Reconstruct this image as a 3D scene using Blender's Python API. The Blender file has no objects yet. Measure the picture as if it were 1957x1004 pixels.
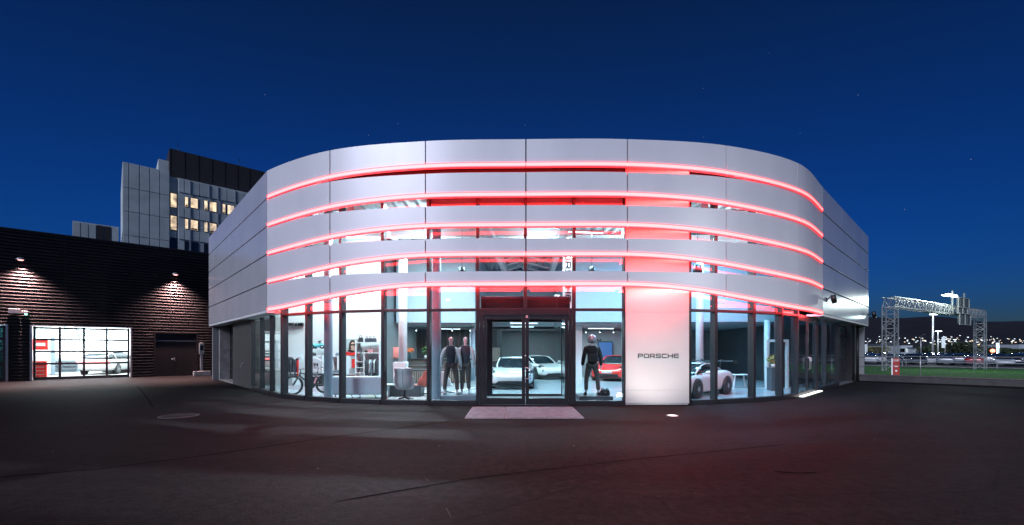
import bpy, bmesh, math, random
from mathutils import Vector, Matrix
random.seed(7)
R = math.radians
S = bpy.context.scene
COL = S.collection
F, CX, HZ, EYE = 820.0, 978.5, 668.0, 1.6

# ------------------------------------------------------------------ helpers
class MB:
    """collects shapes, then links them as ONE mesh object"""
    def __init__(self):
        self.v, self.f, self.s = [], [], []
    def add(self, vs, fs, smooth=False):
        n = len(self.v)
        self.v += [Vector(p) for p in vs]
        for f in fs:
            self.f.append([i + n for i in f]); self.s.append(smooth)
        return self
    def box(self, x0, x1, y0, y1, z0, z1):
        vs = [(x, y, z) for z in (z0, z1) for x, y in ((x0, y0), (x1, y0), (x1, y1), (x0, y1))]
        return self.add(vs, [(3, 2, 1, 0), (4, 5, 6, 7), (0, 1, 5, 4), (1, 2, 6, 5), (2, 3, 7, 6), (3, 0, 4, 7)])
    def obox(self, p, d, l0, l1, n0, n1, z0, z1):
        """box along unit direction d from point p; n = left normal of d"""
        dx, dy = d; nx, ny = -dy, dx
        q = lambda l, n: (p[0] + dx * l + nx * n, p[1] + dy * l + ny * n)
        c = [q(l0, n0), q(l1, n0), q(l1, n1), q(l0, n1)]
        vs = [(a, b, z) for z in (z0, z1) for a, b in c]
        return self.add(vs, [(3, 2, 1, 0), (4, 5, 6, 7), (0, 1, 5, 4), (1, 2, 6, 5), (2, 3, 7, 6), (3, 0, 4, 7)])
    def prism(self, pts, z0, z1):
        n = len(pts)
        vs = [(x, y, z0) for x, y in pts] + [(x, y, z1) for x, y in pts]
        return self.add(vs, [tuple(range(n - 1, -1, -1)), tuple(range(n, 2 * n))] +
                        [(i, (i + 1) % n, n + (i + 1) % n, n + i) for i in range(n)])
    def extr(self, pts, axis, a0, a1):
        """polygon in the plane across axis 'x' (pts y,z) or 'y' (pts x,z), extruded a0..a1"""
        n = len(pts)
        P = (lambda a, p: (a, p[0], p[1])) if axis == 'x' else (lambda a, p: (p[0], a, p[1]))
        vs = [P(a0, p) for p in pts] + [P(a1, p) for p in pts]
        return self.add(vs, [tuple(range(n)), tuple(range(2 * n - 1, n - 1, -1))] +
                        [(i, n + i, n + (i + 1) % n, (i + 1) % n) for i in range(n)])
    def tube(self, pts, r, n=8, cap=True, smooth=True):
        pts = [Vector(p) for p in pts]
        rs = r if isinstance(r, (list, tuple)) else [r] * len(pts)
        vs, fs = [], []
        up = None
        for i, p in enumerate(pts):
            t = (pts[min(i + 1, len(pts) - 1)] - pts[max(i - 1, 0)]).normalized()
            if up is None:
                up = Vector((0, 0, 1)) if abs(t.z) < .9 else Vector((1, 0, 0))
            a = t.cross(up).normalized(); b = a.cross(t).normalized(); up = b
            for k in range(n):
                w = 2 * math.pi * k / n
                vs.append(p + (a * math.cos(w) + b * math.sin(w)) * rs[i])
        for i in range(len(pts) - 1):
            for k in range(n):
                fs.append((i * n + k, i * n + (k + 1) % n, (i + 1) * n + (k + 1) % n, (i + 1) * n + k))
        self.add(vs, fs, smooth)
        if cap:
            m = len(self.v) - len(vs)
            self.f.append([m + k for k in range(n)][::-1]); self.s.append(False)
            self.f.append([m + (len(pts) - 1) * n + k for k in range(n)]); self.s.append(False)
        return self
    def bar(self, a, b, w, h=None):
        """square bar between two points"""
        h = h or w
        a, b = Vector(a), Vector(b); t = (b - a).normalized()
        up = Vector((0, 0, 1)) if abs(t.z) < .95 else Vector((1, 0, 0))
        x = t.cross(up).normalized() * (w / 2); y = x.cross(t).normalized() * (h / 2)
        vs = [p + i * x + j * y for p in (a, b) for i, j in ((-1, -1), (1, -1), (1, 1), (-1, 1))]
        return self.add(vs, [(3, 2, 1, 0), (4, 5, 6, 7), (0, 1, 5, 4), (1, 2, 6, 5), (2, 3, 7, 6), (3, 0, 4, 7)])
    def lathe(self, prof, n=24, c=(0, 0, 0), axis='z', smooth=True):
        """profile (r, h) turned about an axis through c"""
        vs, fs = [], []
        for r, h in prof:
            for k in range(n):
                w = 2 * math.pi * k / n
                a, b = r * math.cos(w), r * math.sin(w)
                p = {'z': (a, b, h), 'y': (a, h, b), 'x': (h, a, b)}[axis]
                vs.append((c[0] + p[0], c[1] + p[1], c[2] + p[2]))
        m = len(prof)
        for i in range(m - 1):
            for k in range(n):
                fs.append((i * n + k, i * n + (k + 1) % n, (i + 1) * n + (k + 1) % n, (i + 1) * n + k))
        fs.append(tuple(range(n - 1, -1, -1))); fs.append(tuple((m - 1) * n + k for k in range(n)))
        return self.add(vs, fs, smooth)
    def ball(self, c, rx, ry=None, rz=None, nu=14, nv=9):
        ry = ry or rx; rz = rz or rx
        vs, fs = [], []
        for j in range(nv + 1):
            a = math.pi * (j + .001) / (nv + .002)
            for i in range(nu):
                w = 2 * math.pi * i / nu
                vs.append((c[0] + rx * math.sin(a) * math.cos(w), c[1] + ry * math.sin(a) * math.sin(w), c[2] + rz * math.cos(a)))
        for j in range(nv):
            for i in range(nu):
                fs.append((j * nu + i, (j + 1) * nu + i, (j + 1) * nu + (i + 1) % nu, j * nu + (i + 1) % nu))
        return self.add(vs, fs, True)
    def torus(self, c, Rr, r, axis='y', n=28, m=8):
        vs, fs = [], []
        for i in range(n):
            w = 2 * math.pi * i / n
            for j in range(m):
                q = 2 * math.pi * j / m
                rad, h = Rr + r * math.cos(q), r * math.sin(q)
                a, b = rad * math.cos(w), rad * math.sin(w)
                p = {'z': (a, b, h), 'y': (a, h, b), 'x': (h, a, b)}[axis]
                vs.append((c[0] + p[0], c[1] + p[1], c[2] + p[2]))
        for i in range(n):
            for j in range(m):
                fs.append((i * m + j, ((i + 1) % n) * m + j, ((i + 1) % n) * m + (j + 1) % m, i * m + (j + 1) % m))
        return self.add(vs, fs, True)
    def loft(self, rings, smooth=True, closed=True, caps=True):
        n = len(rings[0]); vs = [p for r in rings for p in r]; fs = []
        for i in range(len(rings) - 1):
            for k in range(n if closed else n - 1):
                fs.append((i * n + k, i * n + (k + 1) % n, (i + 1) * n + (k + 1) % n, (i + 1) * n + k))
        if caps:
            fs.append(tuple(range(n - 1, -1, -1))); fs.append(tuple((len(rings) - 1) * n + k for k in range(n)))
        return self.add(vs, fs, smooth)
    def build(self, name, mat, parent=None, bev=0, sub=0, world=False, recalc=True):
        me = bpy.data.meshes.new(name)
        me.from_pydata([tuple(p) for p in self.v], [], self.f)
        me.polygons.foreach_set('use_smooth', self.s)
        if recalc:
            b = bmesh.new(); b.from_mesh(me)
            bmesh.ops.recalc_face_normals(b, faces=b.faces); b.to_mesh(me); b.free()
        me.materials.append(mat)
        o = bpy.data.objects.new(name, me); COL.objects.link(o)
        if parent is not None:
            o.parent = parent
            if world:                                   # coordinates given in the world
                o.location = ROOTINV(parent)
        if bev:
            m = o.modifiers.new('Bevel', 'BEVEL'); m.width = bev; m.segments = 2; m.limit_method = 'ANGLE'; m.angle_limit = R(35)
        if sub:
            m = o.modifiers.new('Subsurf', 'SUBSURF'); m.levels = sub; m.render_levels = sub
        return o

def ROOTINV(p):
    loc = Vector((0, 0, 0))
    while p is not None:
        loc += Vector(p.location); p = p.parent
    return -loc

def tag(o, label=None, cat=None, group=None, kind=None):
    if label: o['label'] = label
    if cat: o['category'] = cat
    if group: o['group'] = group
    if kind: o['kind'] = kind
    return o

def thing(name, label, cat, loc=(0, 0, 0), rz=0, group=None):
    o = bpy.data.objects.new(name, None); COL.objects.link(o)
    o.empty_display_size = .2
    o.location = loc; o.rotation_euler = (0, 0, rz)
    return tag(o, label, cat, group)

KIDS = {}
def copy_tree(o, parent=None):
    c = o.copy(); COL.objects.link(c)
    if parent is not None: c.parent = parent
    for ch in [x for x in COL.objects if x.parent is o]:
        copy_tree(ch, c)
    return c

def at(x, y, Y):
    """photo pixel (x, y) at depth Y -> point in the place"""
    return Vector(((x - CX) / F * Y, Y, EYE + (HZ - y) / F * Y))
def ground(x, y, z=0):
    Y = (EYE - z) * F / (y - HZ)
    return Vector(((x - CX) / F * Y, Y, z))

# ------------------------------------------------------------------ materials
def nt(m):
    m.use_nodes = True
    return m.node_tree.nodes, m.node_tree.links
def mat(name, col, rough=.5, metal=0, noise=.12, scale=6, bump=0, bscale=40, spec=.5, coat=0, stretch=(1, 1, 1), rnoise=.1):
    m = bpy.data.materials.new(name); N, L = nt(m)
    b = N['Principled BSDF']
    b.inputs['Roughness'].default_value = rough; b.inputs['Metallic'].default_value = metal
    b.inputs['Specular IOR Level'].default_value = spec
    b.inputs['Coat Weight'].default_value = coat; b.inputs['Coat Roughness'].default_value = .05
    tc = N.new('ShaderNodeTexCoord'); mp = N.new('ShaderNodeMapping'); mp.inputs['Scale'].default_value = stretch
    L.new(tc.outputs['Object'], mp.inputs['Vector'])
    n = N.new('ShaderNodeTexNoise'); n.inputs['Scale'].default_value = scale; n.inputs['Detail'].default_value = 5
    L.new(mp.outputs['Vector'], n.inputs['Vector'])
    r = N.new('ShaderNodeValToRGB')
    c = Vector(col[:3])
    r.color_ramp.elements[0].position = .3; r.color_ramp.elements[1].position = .7
    r.color_ramp.elements[0].color = (*(c * (1 - noise)), 1)
    r.color_ramp.elements[1].color = (*[min(1, k * (1 + noise)) for k in c], 1)
    L.new(n.outputs['Fac'], r.inputs['Fac']); L.new(r.outputs['Color'], b.inputs['Base Color'])
    if rnoise:
        mr = N.new('ShaderNodeMapRange')
        mr.inputs['To Min'].default_value = max(.02, rough * (1 - rnoise * 2)); mr.inputs['To Max'].default_value = min(1, rough * (1 + rnoise * 2))
        L.new(n.outputs['Fac'], mr.inputs['Value']); L.new(mr.outputs['Result'], b.inputs['Roughness'])
    if bump:
        n2 = N.new('ShaderNodeTexNoise'); n2.inputs['Scale'].default_value = bscale; n2.inputs['Detail'].default_value = 6
        L.new(mp.outputs['Vector'], n2.inputs['Vector'])
        bp = N.new('ShaderNodeBump'); bp.inputs['Strength'].default_value = bump; bp.inputs['Distance'].default_value = .02
        L.new(n2.outputs['Fac'], bp.inputs['Height']); L.new(bp.outputs['Normal'], b.inputs['Normal'])
    return m
def emit(name, col, s, sampled=True, base=.6):
    m = bpy.data.materials.new(name); N, L = nt(m)
    b = N['Principled BSDF']; b.inputs['Base Color'].default_value = (base, base, base, 1)
    b.inputs['Emission Color'].default_value = (*col, 1); b.inputs['Emission Strength'].default_value = s
    m.cycles.emission_sampling = 'AUTO' if sampled else 'NONE'
    return m
def glass(name, tint=(.93, .97, .98), ior=1.5, boost=1.0):
    """thin architectural glass: clear from straight on, mirrors at a slant"""
    m = bpy.data.materials.new(name); N, L = nt(m)
    N.remove(N['Principled BSDF']); out = N['Material Output']
    t = N.new('ShaderNodeBsdfTransparent'); t.inputs['Color'].default_value = (*tint, 1)
    g = N.new('ShaderNodeBsdfGlossy'); g.inputs['Roughness'].default_value = .01
    f = N.new('ShaderNodeFresnel'); f.inputs['IOR'].default_value = ior
    mu = N.new('ShaderNodeMath'); mu.operation = 'MULTIPLY'; mu.use_clamp = True; mu.inputs[1].default_value = boost
    x = N.new('ShaderNodeMixShader')
    ge = N.new('ShaderNodeNewGeometry'); mr = N.new('ShaderNodeMapRange')          # same mirror on both faces of a pane
    mr.inputs['To Min'].default_value = ior; mr.inputs['To Max'].default_value = 1 / ior
    L.new(ge.outputs['Backfacing'], mr.inputs['Value']); L.new(mr.outputs['Result'], f.inputs['IOR'])
    L.new(f.outputs['Fac'], mu.inputs[0]); L.new(mu.outputs[0], x.inputs['Fac'])
    L.new(t.outputs[0], x.inputs[1]); L.new(g.outputs[0], x.inputs[2]); L.new(x.outputs[0], out.inputs['Surface'])
    return m

M = {}
M['panel'] = mat('aluminium_panel', (.76, .765, .80), .42, .12, .05, .8, .035, 1.1, spec=.5, stretch=(1, 1, .35), rnoise=.12)
M['panel_side'] = mat('aluminium_panel_gloss', (.66, .67, .72), .24, .3, .05, .5, .03, 1.0, rnoise=.12)
M['led'] = emit('red_light_strip', (1.0, .0185, .0165), 24.0)
M['led_halo'] = emit('red_strip_halo', (1.0, .012, .018), 1.5)
M['grate'] = mat('perforated_plate', (.30, .27, .30), .5, .3, .25, 8)
M['iron'] = mat('cast_iron', (.02, .019, .019), .8, 0, .4, 12)
M['mullion'] = mat('anthracite_metal', (.028, .029, .034), .35, .3, .1, 10)
M['white_steel'] = mat('white_steel', (.75, .77, .78), .4, 0, .04)
M['glass'] = glass('window_glass', (.92, .975, .985), 1.5, .85)
M['glass_teal'] = glass('teal_window_glass', (.35, .62, .66), 1.6, 1.5)
M['sign_white'] = mat('white_cladding', (.52, .51, .50), .42, 0, .02, 2)
M['column'] = mat('shaded_white_column', (.36, .46, .55), .45, 0, .05)  # white columns, their blue-grey shade put into the colour
M['black'] = mat('black_paint', (.006, .006, .007), .4, 0, .2, 20)
M['letter'] = mat('black_lettering', (.006, .006, .006), .4)
M['concrete'] = mat('dark_concrete', (.06, .057, .055), .75, 0, .35, 5, .5, 30, stretch=(1, 1, .5))
M['conc_light'] = mat('grey_concrete', (.30, .29, .28), .8, 0, .25, 4, .4, 40)
M['wall_white'] = mat('white_plaster', (.80, .82, .83), .6, 0, .02)
M['wall_grey'] = mat('grey_plaster', (.20, .215, .225), .6, 0, .06)
M['wall_dark'] = mat('dark_wall', (.045, .05, .056), .5, 0, .1)
M['ceiling'] = mat('ceiling_metal', (.55, .57, .58), .5, .2, .06)
M['floor'] = mat('pale_floor', (.46, .52, .55), .16, 0, .05, 1.2, spec=.5)
M['mezz'] = mat('pale_blue_wall', (.42, .54, .59), .6, 0, .03)
M['corr'] = mat('dark_corrugated_metal', (.015, .015, .016), .38, .30, .2, 2, stretch=(1, 1, 1))
M['dark_metal'] = mat('dark_metal', (.03, .03, .032), .4, .5, .2, 15)
M['steel'] = mat('brushed_steel', (.55, .56, .57), .3, .9, .1, 20)
M['galv'] = mat('galvanised_steel', (.50, .52, .53), .45, .6, .2, 8)
M['rubber'] = mat('tyre_rubber', (.015, .015, .016), .7, 0, .2, 30)
M['car_white'] = mat('white_car_paint', (.78, .80, .80), .3, 0, .01, 2, coat=1)
M['car_red'] = mat('red_car_paint', (.75, .025, .015), .3, 0, .02, 2, coat=1)
M['car_glass'] = mat('dark_car_glass', (.012, .02, .026), .06, 0, .2, 3, spec=.8)
M['car_dark'] = mat('black_car_trim', (.012, .012, .013), .35, 0, .1, 8)
M['headlight'] = mat('headlight_lens', (.16, .19, .20), .1, .4, .3, 60)
M['plate'] = mat('number_plate', (.75, .75, .73), .5)
M['skin_white'] = mat('white_mannequin_shell', (.72, .74, .75), .3, 0, .02)
M['cloth_black'] = mat('black_cloth', (.018, .017, .018), .8, 0, .3, 25, .4, 90)
M['cloth_grey'] = mat('brown_grey_trousers', (.085, .075, .07), .8, 0, .2, 20, .4, 90)
M['cloth_blue'] = mat('dark_blue_vest', (.035, .045, .065), .65, 0, .3, 14, .4, 60)
M['cloth_pale'] = mat('pale_cloth', (.60, .66, .68), .8, 0, .1, 20, .4, 90)
M['sofa'] = mat('grey_blue_upholstery', (.46, .57, .63), .85, 0, .1, 30, .3, 200)
M['chair'] = mat('pale_grey_upholstery', (.66, .70, .70), .8, 0, .06, 30, .3, 200)
M['coral'] = mat('coral_upholstery', (.62, .15, .11), .8, 0, .1, 30, .3, 200)
M['wood'] = mat('dark_wood', (.06, .048, .04), .5, 0, .3, 6, stretch=(1, 1, .1))
M['wood_mid'] = mat('brown_wood', (.24, .19, .16), .5, 0, .3, 8, stretch=(4, 4, .3))
M['rug'] = mat('pale_rug', (.42, .38, .38), .95, 0, .3, 9, .6, 120)
M['plinth'] = mat('grey_plinth', (.17, .22, .26), .45, 0, .06)
M['plinth_dark'] = mat('slate_plinth', (.06, .07, .08), .4, 0, .08)
M['red_cloth'] = mat('red_fabric', (.70, .02, .015), .7, 0, .1)
M['teal_paint'] = mat('turquoise_paint', (.10, .48, .60), .35, 0, .05)
M['leaf'] = mat('leaf_green', (.06, .14, .05), .6, 0, .4, 12)
M['orange'] = mat('orange_petal', (.70, .16, .05), .6, 0, .3, 12)
M['skin'] = mat('printed_skin', (.62, .42, .34), .6)
M['hair'] = mat('printed_brown_hair', (.05, .03, .022), .6, 0, .3, 10)
M['pink'] = mat('pink_fabric', (.72, .38, .40), .7)
M['helmet'] = mat('silver_helmet', (.42, .40, .43), .3, .4, .08, 20)
# ------------------------------------------------------------------ plan of the showroom
DR = Vector((.7314, .6819)); DL = Vector((-.6823, .7311))      # the two straight facades, a right angle
BP = [Vector(p) for p in ((-8.0, 14.0), (-5.325, 12.55), (-2.42, 11.99), (.385, 11.88), (3.2, 11.88), (6.12, 12.25), (8.92, 13.40), (11.155, 15.4))]
TAN = []
for i in range(8):
    if i == 0: TAN.append(Vector((2.3, -1.62)))
    elif i == 7: TAN.append(DR * 2.95)
    else: TAN.append((BP[i + 1] - BP[i - 1]) / 2)
def PP(u):
    i = min(int(u), 6); t = u - i
    a, b, ta, tb = BP[i], BP[i + 1], TAN[i], TAN[i + 1]
    return a * (2 * t**3 - 3 * t**2 + 1) + ta * (t**3 - 2 * t**2 + t) + b * (-2 * t**3 + 3 * t**2) + tb * (t**3 - t**2)
def PN(u):
    d = (PP(min(u + .01, 7)) - PP(max(u - .01, 0))).normalized()
    return Vector((d.y, -d.x))                                  # outwards, towards the forecourt
NL, NR = Vector((-.7311, -.6823)), Vector((.6819, -.7314))
LEN_L, LEN_R = 11.45, 9.95
INSET = .42
GLP = [BP[0] + DL * (LEN_L - .3 - i * .25) - NL * INSET for i in range(45)]
GLP = [p for p in GLP if p.y > 14.4]
GLP += [PP(u / 20) - PN(u / 20) * INSET for u in range(1, 140)]
GLP += [BP[7] + DR * (i * .25) - NR * INSET for i in range(0, 39)]
def gl(px):
    """point of the glass line seen at photo column px"""
    k = (px - CX) / F
    for a, b in zip(GLP, GLP[1:]):
        fa, fb = a.x - k * a.y, b.x - k * b.y
        if fa <= 0 <= fb:
            return a + (b - a) * (-fa / (fb - fa + 1e-9))
    return GLP[-1] if k > 0 else GLP[0]
ZT, PITCH = 7.42, .914
HC = (.64, .55, .475, .375, .285)
def smooth(t):
    t = max(0, min(1, t)); return t * t * (3 - 2 * t)
def band_bottom(k, u):
    g = smooth((2.05 - u) / 2.05) if u < 3 else smooth((u - 3.95) / 2.2)
    return ZT - k * PITCH - (HC[k] + (.80 - HC[k]) * g)

def sweep(mb, us, sect):
    """sect(u) -> [(out, z), ...] closed section carried along the curve; one smooth strip per edge"""
    secs = []
    for u in us:
        p, n = PP(u), PN(u)
        secs.append([(p.x + n.x * o, p.y + n.y * o, z) for o, z in sect(u)])
    m = len(secs[0])
    for e in range(m):
        f = (e + 1) % m
        mb.add([q for s in secs for q in (s[e], s[f])], [(2 * i, 2 * i + 1, 2 * i + 3, 2 * i + 2) for i in range(len(secs) - 1)], True)
    mb.add(secs[0], [tuple(range(m))]); mb.add(secs[-1], [tuple(range(m))])

show = thing('showroom_building', 'curved silver panelled car showroom with five glowing red light lines and lit glass front', 'building', (0, 14, 0))
def part(mb, name, m, parent=None, **k):
    return mb.build(name, m, parent or show, world=True, **k)

# floating curved bands and their light strips
for k in range(5):
    top = ZT - k * PITCH
    for b in range(7):
        u0, u1 = b + (.006 if b != 6 else .002), b + 1 - (.006 if b not in (5, 6) else .002)
        us = [u0 + (u1 - u0) * i / 14 for i in range(15)]
        mb = MB(); sweep(mb, us, lambda u: ((0, band_bottom(k, u)), (0, top), (-.09, top), (-.09, band_bottom(k, u))))
        part(mb, 'cladding_panel', M['panel'], recalc=True)
        a0, a1 = (b + .04 if b == 0 else b + .003), (b + 1 - .003 if b < 6 else 6.93)
        us = [a0 + (a1 - a0) * i / 14 for i in range(15)]
        def led(u):
            z = band_bottom(k, u) - .004; h = .128
            return ((.036, z - h + .024), (.036, z - .022), (-.07, z - .022), (-.07, z - h + .024))
        mb = MB(); sweep(mb, us, led)
        ls = part(mb, 'light_strip', M['led'])
        for e0, e1 in ((-.0215, .0), (-.128, -.1045)):          # glowing red lips added to imitate a halo round the strip
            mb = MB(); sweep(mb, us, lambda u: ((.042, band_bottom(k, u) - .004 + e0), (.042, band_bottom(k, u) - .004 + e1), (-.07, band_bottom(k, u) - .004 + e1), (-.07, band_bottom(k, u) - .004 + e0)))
            part(mb, 'halo_lip', M['led_halo'], ls)
# black strips added behind the open band joints to block interior light
for b in range(0, 7):
    for k in range(5):
        u = max(b, .012); p, n = PP(u), PN(u); d = Vector((-n.y, n.x)); z0 = band_bottom(k, u)
        J0, J1 = (.095, .13) if Vector((-d.y, d.x)).dot(n) < 0 else (-.13, -.095)
        mb = MB(); mb.obox(tuple(p), tuple(d), -.06, .06, J0, J1, z0 + .002, ZT - k * PITCH - .004); part(mb, 'joint_light_block', M['black'])
# straight facades: four columns of five panels each
for (o, d, n, ln, cols) in ((BP[0], DL, NL, LEN_L, (0, 3.1, 6.0, 8.8, 11.45)), (BP[7], DR, NR, LEN_R, (0, 3.3, 6.0, 8.2, 9.95))):
    for k in range(5):
        z1 = ZT - k * PITCH; z0 = z1 - PITCH + .045
        for c0, c1 in zip(cols, cols[1:]):
            e0 = .03 if c0 == 0 and o is BP[0] else .004
            a = o + d * (c0 + e0); b = o + d * (c1 - .004)
            mb = MB(); q = (a, b, b - n * .07, a - n * .07)
            mb.prism([(p.x, p.y) for p in q], z0, z1)
            part(mb, 'cladding_panel', M['panel_side'], bev=.006)
    mb = MB()                                                    # dark board behind the joints, and the soffit lip below
    mb.prism([tuple(p) for p in (o + d * .02 - n * .085, o + d * (ln - .02) - n * .085, o + d * (ln - .02) - n * .125, o + d * .02 - n * .125)], 2.9, 7.36)
    part(mb, 'backing_board', M['black'])
    mb = MB()
    mb.prism([tuple(p) for p in (o - n * .01 + d * .02, o + d * ln - n * .01, o + d * ln - n * .5, o + d * .02 - n * .5)], 2.80, 2.885)
    part(mb, 'soffit', M['white_steel'])
# rear walls (a square block turned by 43 degrees) and roof
LE, RE = BP[0] + DL * LEN_L, BP[7] + DR * LEN_R
BK = Vector((LE.x + DR.x * 24.3, LE.y + DR.y * 24.3))
k_ = ((RE - LE).dot(DR)); BK = LE + DR * k_
def wallseg(mb, a, b, th, z0, z1):
    d = (b - a).normalized(); n = Vector((-d.y, d.x))
    mb.prism([tuple(p) for p in (a, b, b + n * th, a + n * th)], z0, z1)
mb = MB(); wallseg(mb, LE - NL * .15, BK, -.25, 0, 7.35); wallseg(mb, BK, RE - NR * .15, -.25, 0, 7.34)
part(mb, 'rear_wall', M['wall_grey'])
edge = [tuple(p) for p in GLP] + [tuple(RE - NR * .6), tuple(BK - Vector((0, .3))), tuple(LE - NL * .6)]
mb = MB(); mb.prism(edge, 6.62, 6.9); part(mb, 'roof', M['dark_metal'])
# parapet behind the top bands: follows the glass line above the window heads
FR = [p for p in GLP if -7.75 < p.x < 11.4 and p.y < 15.9]
def along(mb, pts, o0, o1, z0, z1):
    """ribbon along a polyline from offset o0 to o1 (outwards positive)"""
    ns = []
    for i in range(len(pts)):
        d = (pts[min(i + 1, len(pts) - 1)] - pts[max(i - 1, 0)]).normalized(); ns.append(Vector((d.y, -d.x)))
    a = [p + n * o1 for p, n in zip(pts, ns)]; b = [p + n * o0 for p, n in zip(pts, ns)]
    for i in range(len(pts) - 1):
        q = (a[i], a[i + 1], b[i + 1], b[i])
        vs = [(p.x, p.y, z) for z in (z0, z1) for p in q]
        mb.add(vs, [(3, 2, 1, 0), (4, 5, 6, 7), (0, 1, 5, 4), (2, 3, 7, 6)] + ([(3, 0, 4, 7)] if i == 0 else []) + ([(1, 2, 6, 5)] if i == len(pts) - 2 else []))
mb = MB(); along(mb, FR, -.18, .05, 6.42, 7.30); part(mb, 'parapet', M['dark_metal'])

# mullions, transoms, sills, panes
MP = [482, 499.5, 518.5, 540, 587, 652, 732, 819, 913, 1097, 1195, 1317, 1367, 1440, 1493, 1523, 1560, 1576, 1601]
G = {p: gl(p) for p in MP}
ZH = 2.70
def ddir(a, b): return (b - a).normalized()
for p in MP:
    q = G[p]; front = 540 <= p <= 1523
    a, b = gl(p - 3), gl(p + 3); d = ddir(a, b)
    top = 6.42 if front else 2.795
    w = .045 if front else .032
    mb = MB(); mb.obox(q, d, -w, w, -.05, .17 if front else .12, 0, top)
    part(mb, 'mullion', M['mullion'], bev=.008)
q = gl(1004); mb = MB(); mb.obox(q, Vector((1, 0)), -.045, .045, -.05, .16, ZH + .06, 6.42); part(mb, 'mullion', M['mullion'], bev=.008)
def span(p0, p1, lo=None):
    a, b = G[p0], G[p1]; return a, ddir(a, b), (b - a).length
for p0, p1 in zip(MP, MP[1:]):
    a, d, ln = span(p0, p1)
    door = p0 == 913; side_door = p0 == 1523
    front = 540 <= p0 and p1 <= 1523
    sign = p0 == 1195
    if not door and not side_door and not sign:
        mb = MB(); mb.obox(a, d, .058 if front else .04, ln - (.058 if front else .04), -.07, .12, 0, .13); part(mb, 'sill', M['mullion'], bev=.006)
    if front and not sign:
        mb = MB(); mb.obox(a, d, .056, ln - .056, -.045, .14, ZH, ZH + .075)
        part(mb, 'transom', M['mullion'], bev=.006)
        e0, e1 = .056, ln - .056
        if door:
            segs = ((e0, (gl(1004) - a).length - .056), ((gl(1004) - a).length + .056, e1))
        else: segs = ((e0, e1),)
        for s0, s1 in segs:
            mb = MB(); mb.obox(a, d, s0, s1, .02, .032, ZH + .078, 6.42); part(mb, 'window_pane', M['glass'])
    if not door and not side_door and not sign:
        mb = MB(); mb.obox(a, d, .04, ln - .04, .02, .032, .132, ZH - .002 if front else 2.79)
        part(mb, 'window_pane', M['glass'])
# solid spandrel behind the second gap, in the middle bays
mb = MB(); along(mb, [G[819] + Vector((0, .09)), gl(865) + Vector((0, .09)), G[913] + Vector((0, .09)), gl(1004) + Vector((0, .09)), G[1097] + Vector((0, .09)), G[1195] + Vector((0, .09))], -.06, 0, 5.42, 6.42)
part(mb, 'spandrel', M['wall_grey'])

# double entrance door
a, d, ln = span(913, 1097)
mb = MB()
mb.obox(a, d, .058, .16, -.06, .1, .02, ZH - .004); mb.obox(a, d, ln - .16, ln - .058, -.06, .1, .02, ZH - .004)
mb.obox(a, d, .162, ln - .162, -.06, .1, ZH - .12, ZH - .004)
part(mb, 'door_frame', M['mullion'], bev=.006)
mid = (gl(1004) - a).length
for s0, s1, hx in ((.168, mid - .006, mid - .07), (mid + .006, ln - .168, mid + .07)):
    mb = MB(); st = .095; t0, t1 = -.035, .045
    mb.obox(a, d, s0, s0 + st, t0, t1, .03, ZH - .126); mb.obox(a, d, s1 - st, s1, t0, t1, .03, ZH - .126)
    mb.obox(a, d, s0 + st, s1 - st, t0, t1, .03, .20); mb.obox(a, d, s0 + st, s1 - st, t0, t1, ZH - .235, ZH - .126)
    leaf = part(mb, 'door', M['mullion'], bev=.005)
    mb = MB(); mb.obox(a, d, s0 + st, s1 - st, .0, .012, .2, ZH - .235); part(mb, 'window_pane', M['glass'], leaf)
# pull handle, lock and sticker on the right leaf
hx = mid + .055
pt = lambda l, n, z: (a.x + d.x * l + d.y * n, a.y + d.y * l - d.x * n, z)
mb = MB(); mb.tube([pt(hx - .07, .04, 1.08), pt(hx - .02, .10, 1.08), pt(hx + .07, .11, 1.05), pt(hx + .09, .11, .98), pt(hx + .09, .11, .86), pt(hx + .07, .11, .79), pt(hx - .02, .10, .76), pt(hx - .07, .04, .76)], .014, 8)
part(mb, 'handle', M['steel'], leaf)
for z in (1.42, .98):
    mb = MB(); q = pt(hx - .055, .036, z); mb.lathe([(.022, -.012), (.022, .0), (.001, .002)], 12, q, 'y'); part(mb, 'lock', M['white_steel'], leaf)
mb = MB(); mb.obox(a, d, mid + .012, mid + .075, -.045, -.038, 2.50, 2.58); part(mb, 'sticker', M['pink'], leaf)

# glazed side door on the right facade
a, d, ln = span(1523, 1560)
midr = ln / 2
for s0, s1 in ((.045, midr - .005), (midr + .005, ln - .045)):
    mb = MB(); st = .06
    mb.obox(a, d, s0, s0 + st, -.03, .04, .03, 2.66); mb.obox(a, d, s1 - st, s1, -.03, .04, .03, 2.66)
    mb.obox(a, d, s0 + st, s1 - st, -.03, .04, .03, .12); mb.obox(a, d, s0 + st, s1 - st, -.03, .04, 2.58, 2.66)
    leaf = part(mb, 'door', M['steel'] if False else M['mullion'], bev=.004)
    mb = MB(); mb.obox(a, d, s0 + st, s1 - st, .0, .012, .12, 2.58); part(mb, 'window_pane', M['glass'], leaf)
    hh = midr - .09 if s0 < midr - .1 else midr + .09
    P2 = lambda l, n, z: (a.x + d.x * l + d.y * n, a.y + d.y * l - d.x * n, z)
    mb = MB(); mb.tube([P2(hh, .03, 1.32), P2(hh, .1, 1.3), P2(hh, .1, .9), P2(hh, .03, .88)], .014, 8); part(mb, 'handle', M['steel'], leaf)
mb = MB(); mb.obox(a, d, .04, ln - .04, -.04, .1, 2.67, 2.79); part(mb, 'transom', M['mullion'])
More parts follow.
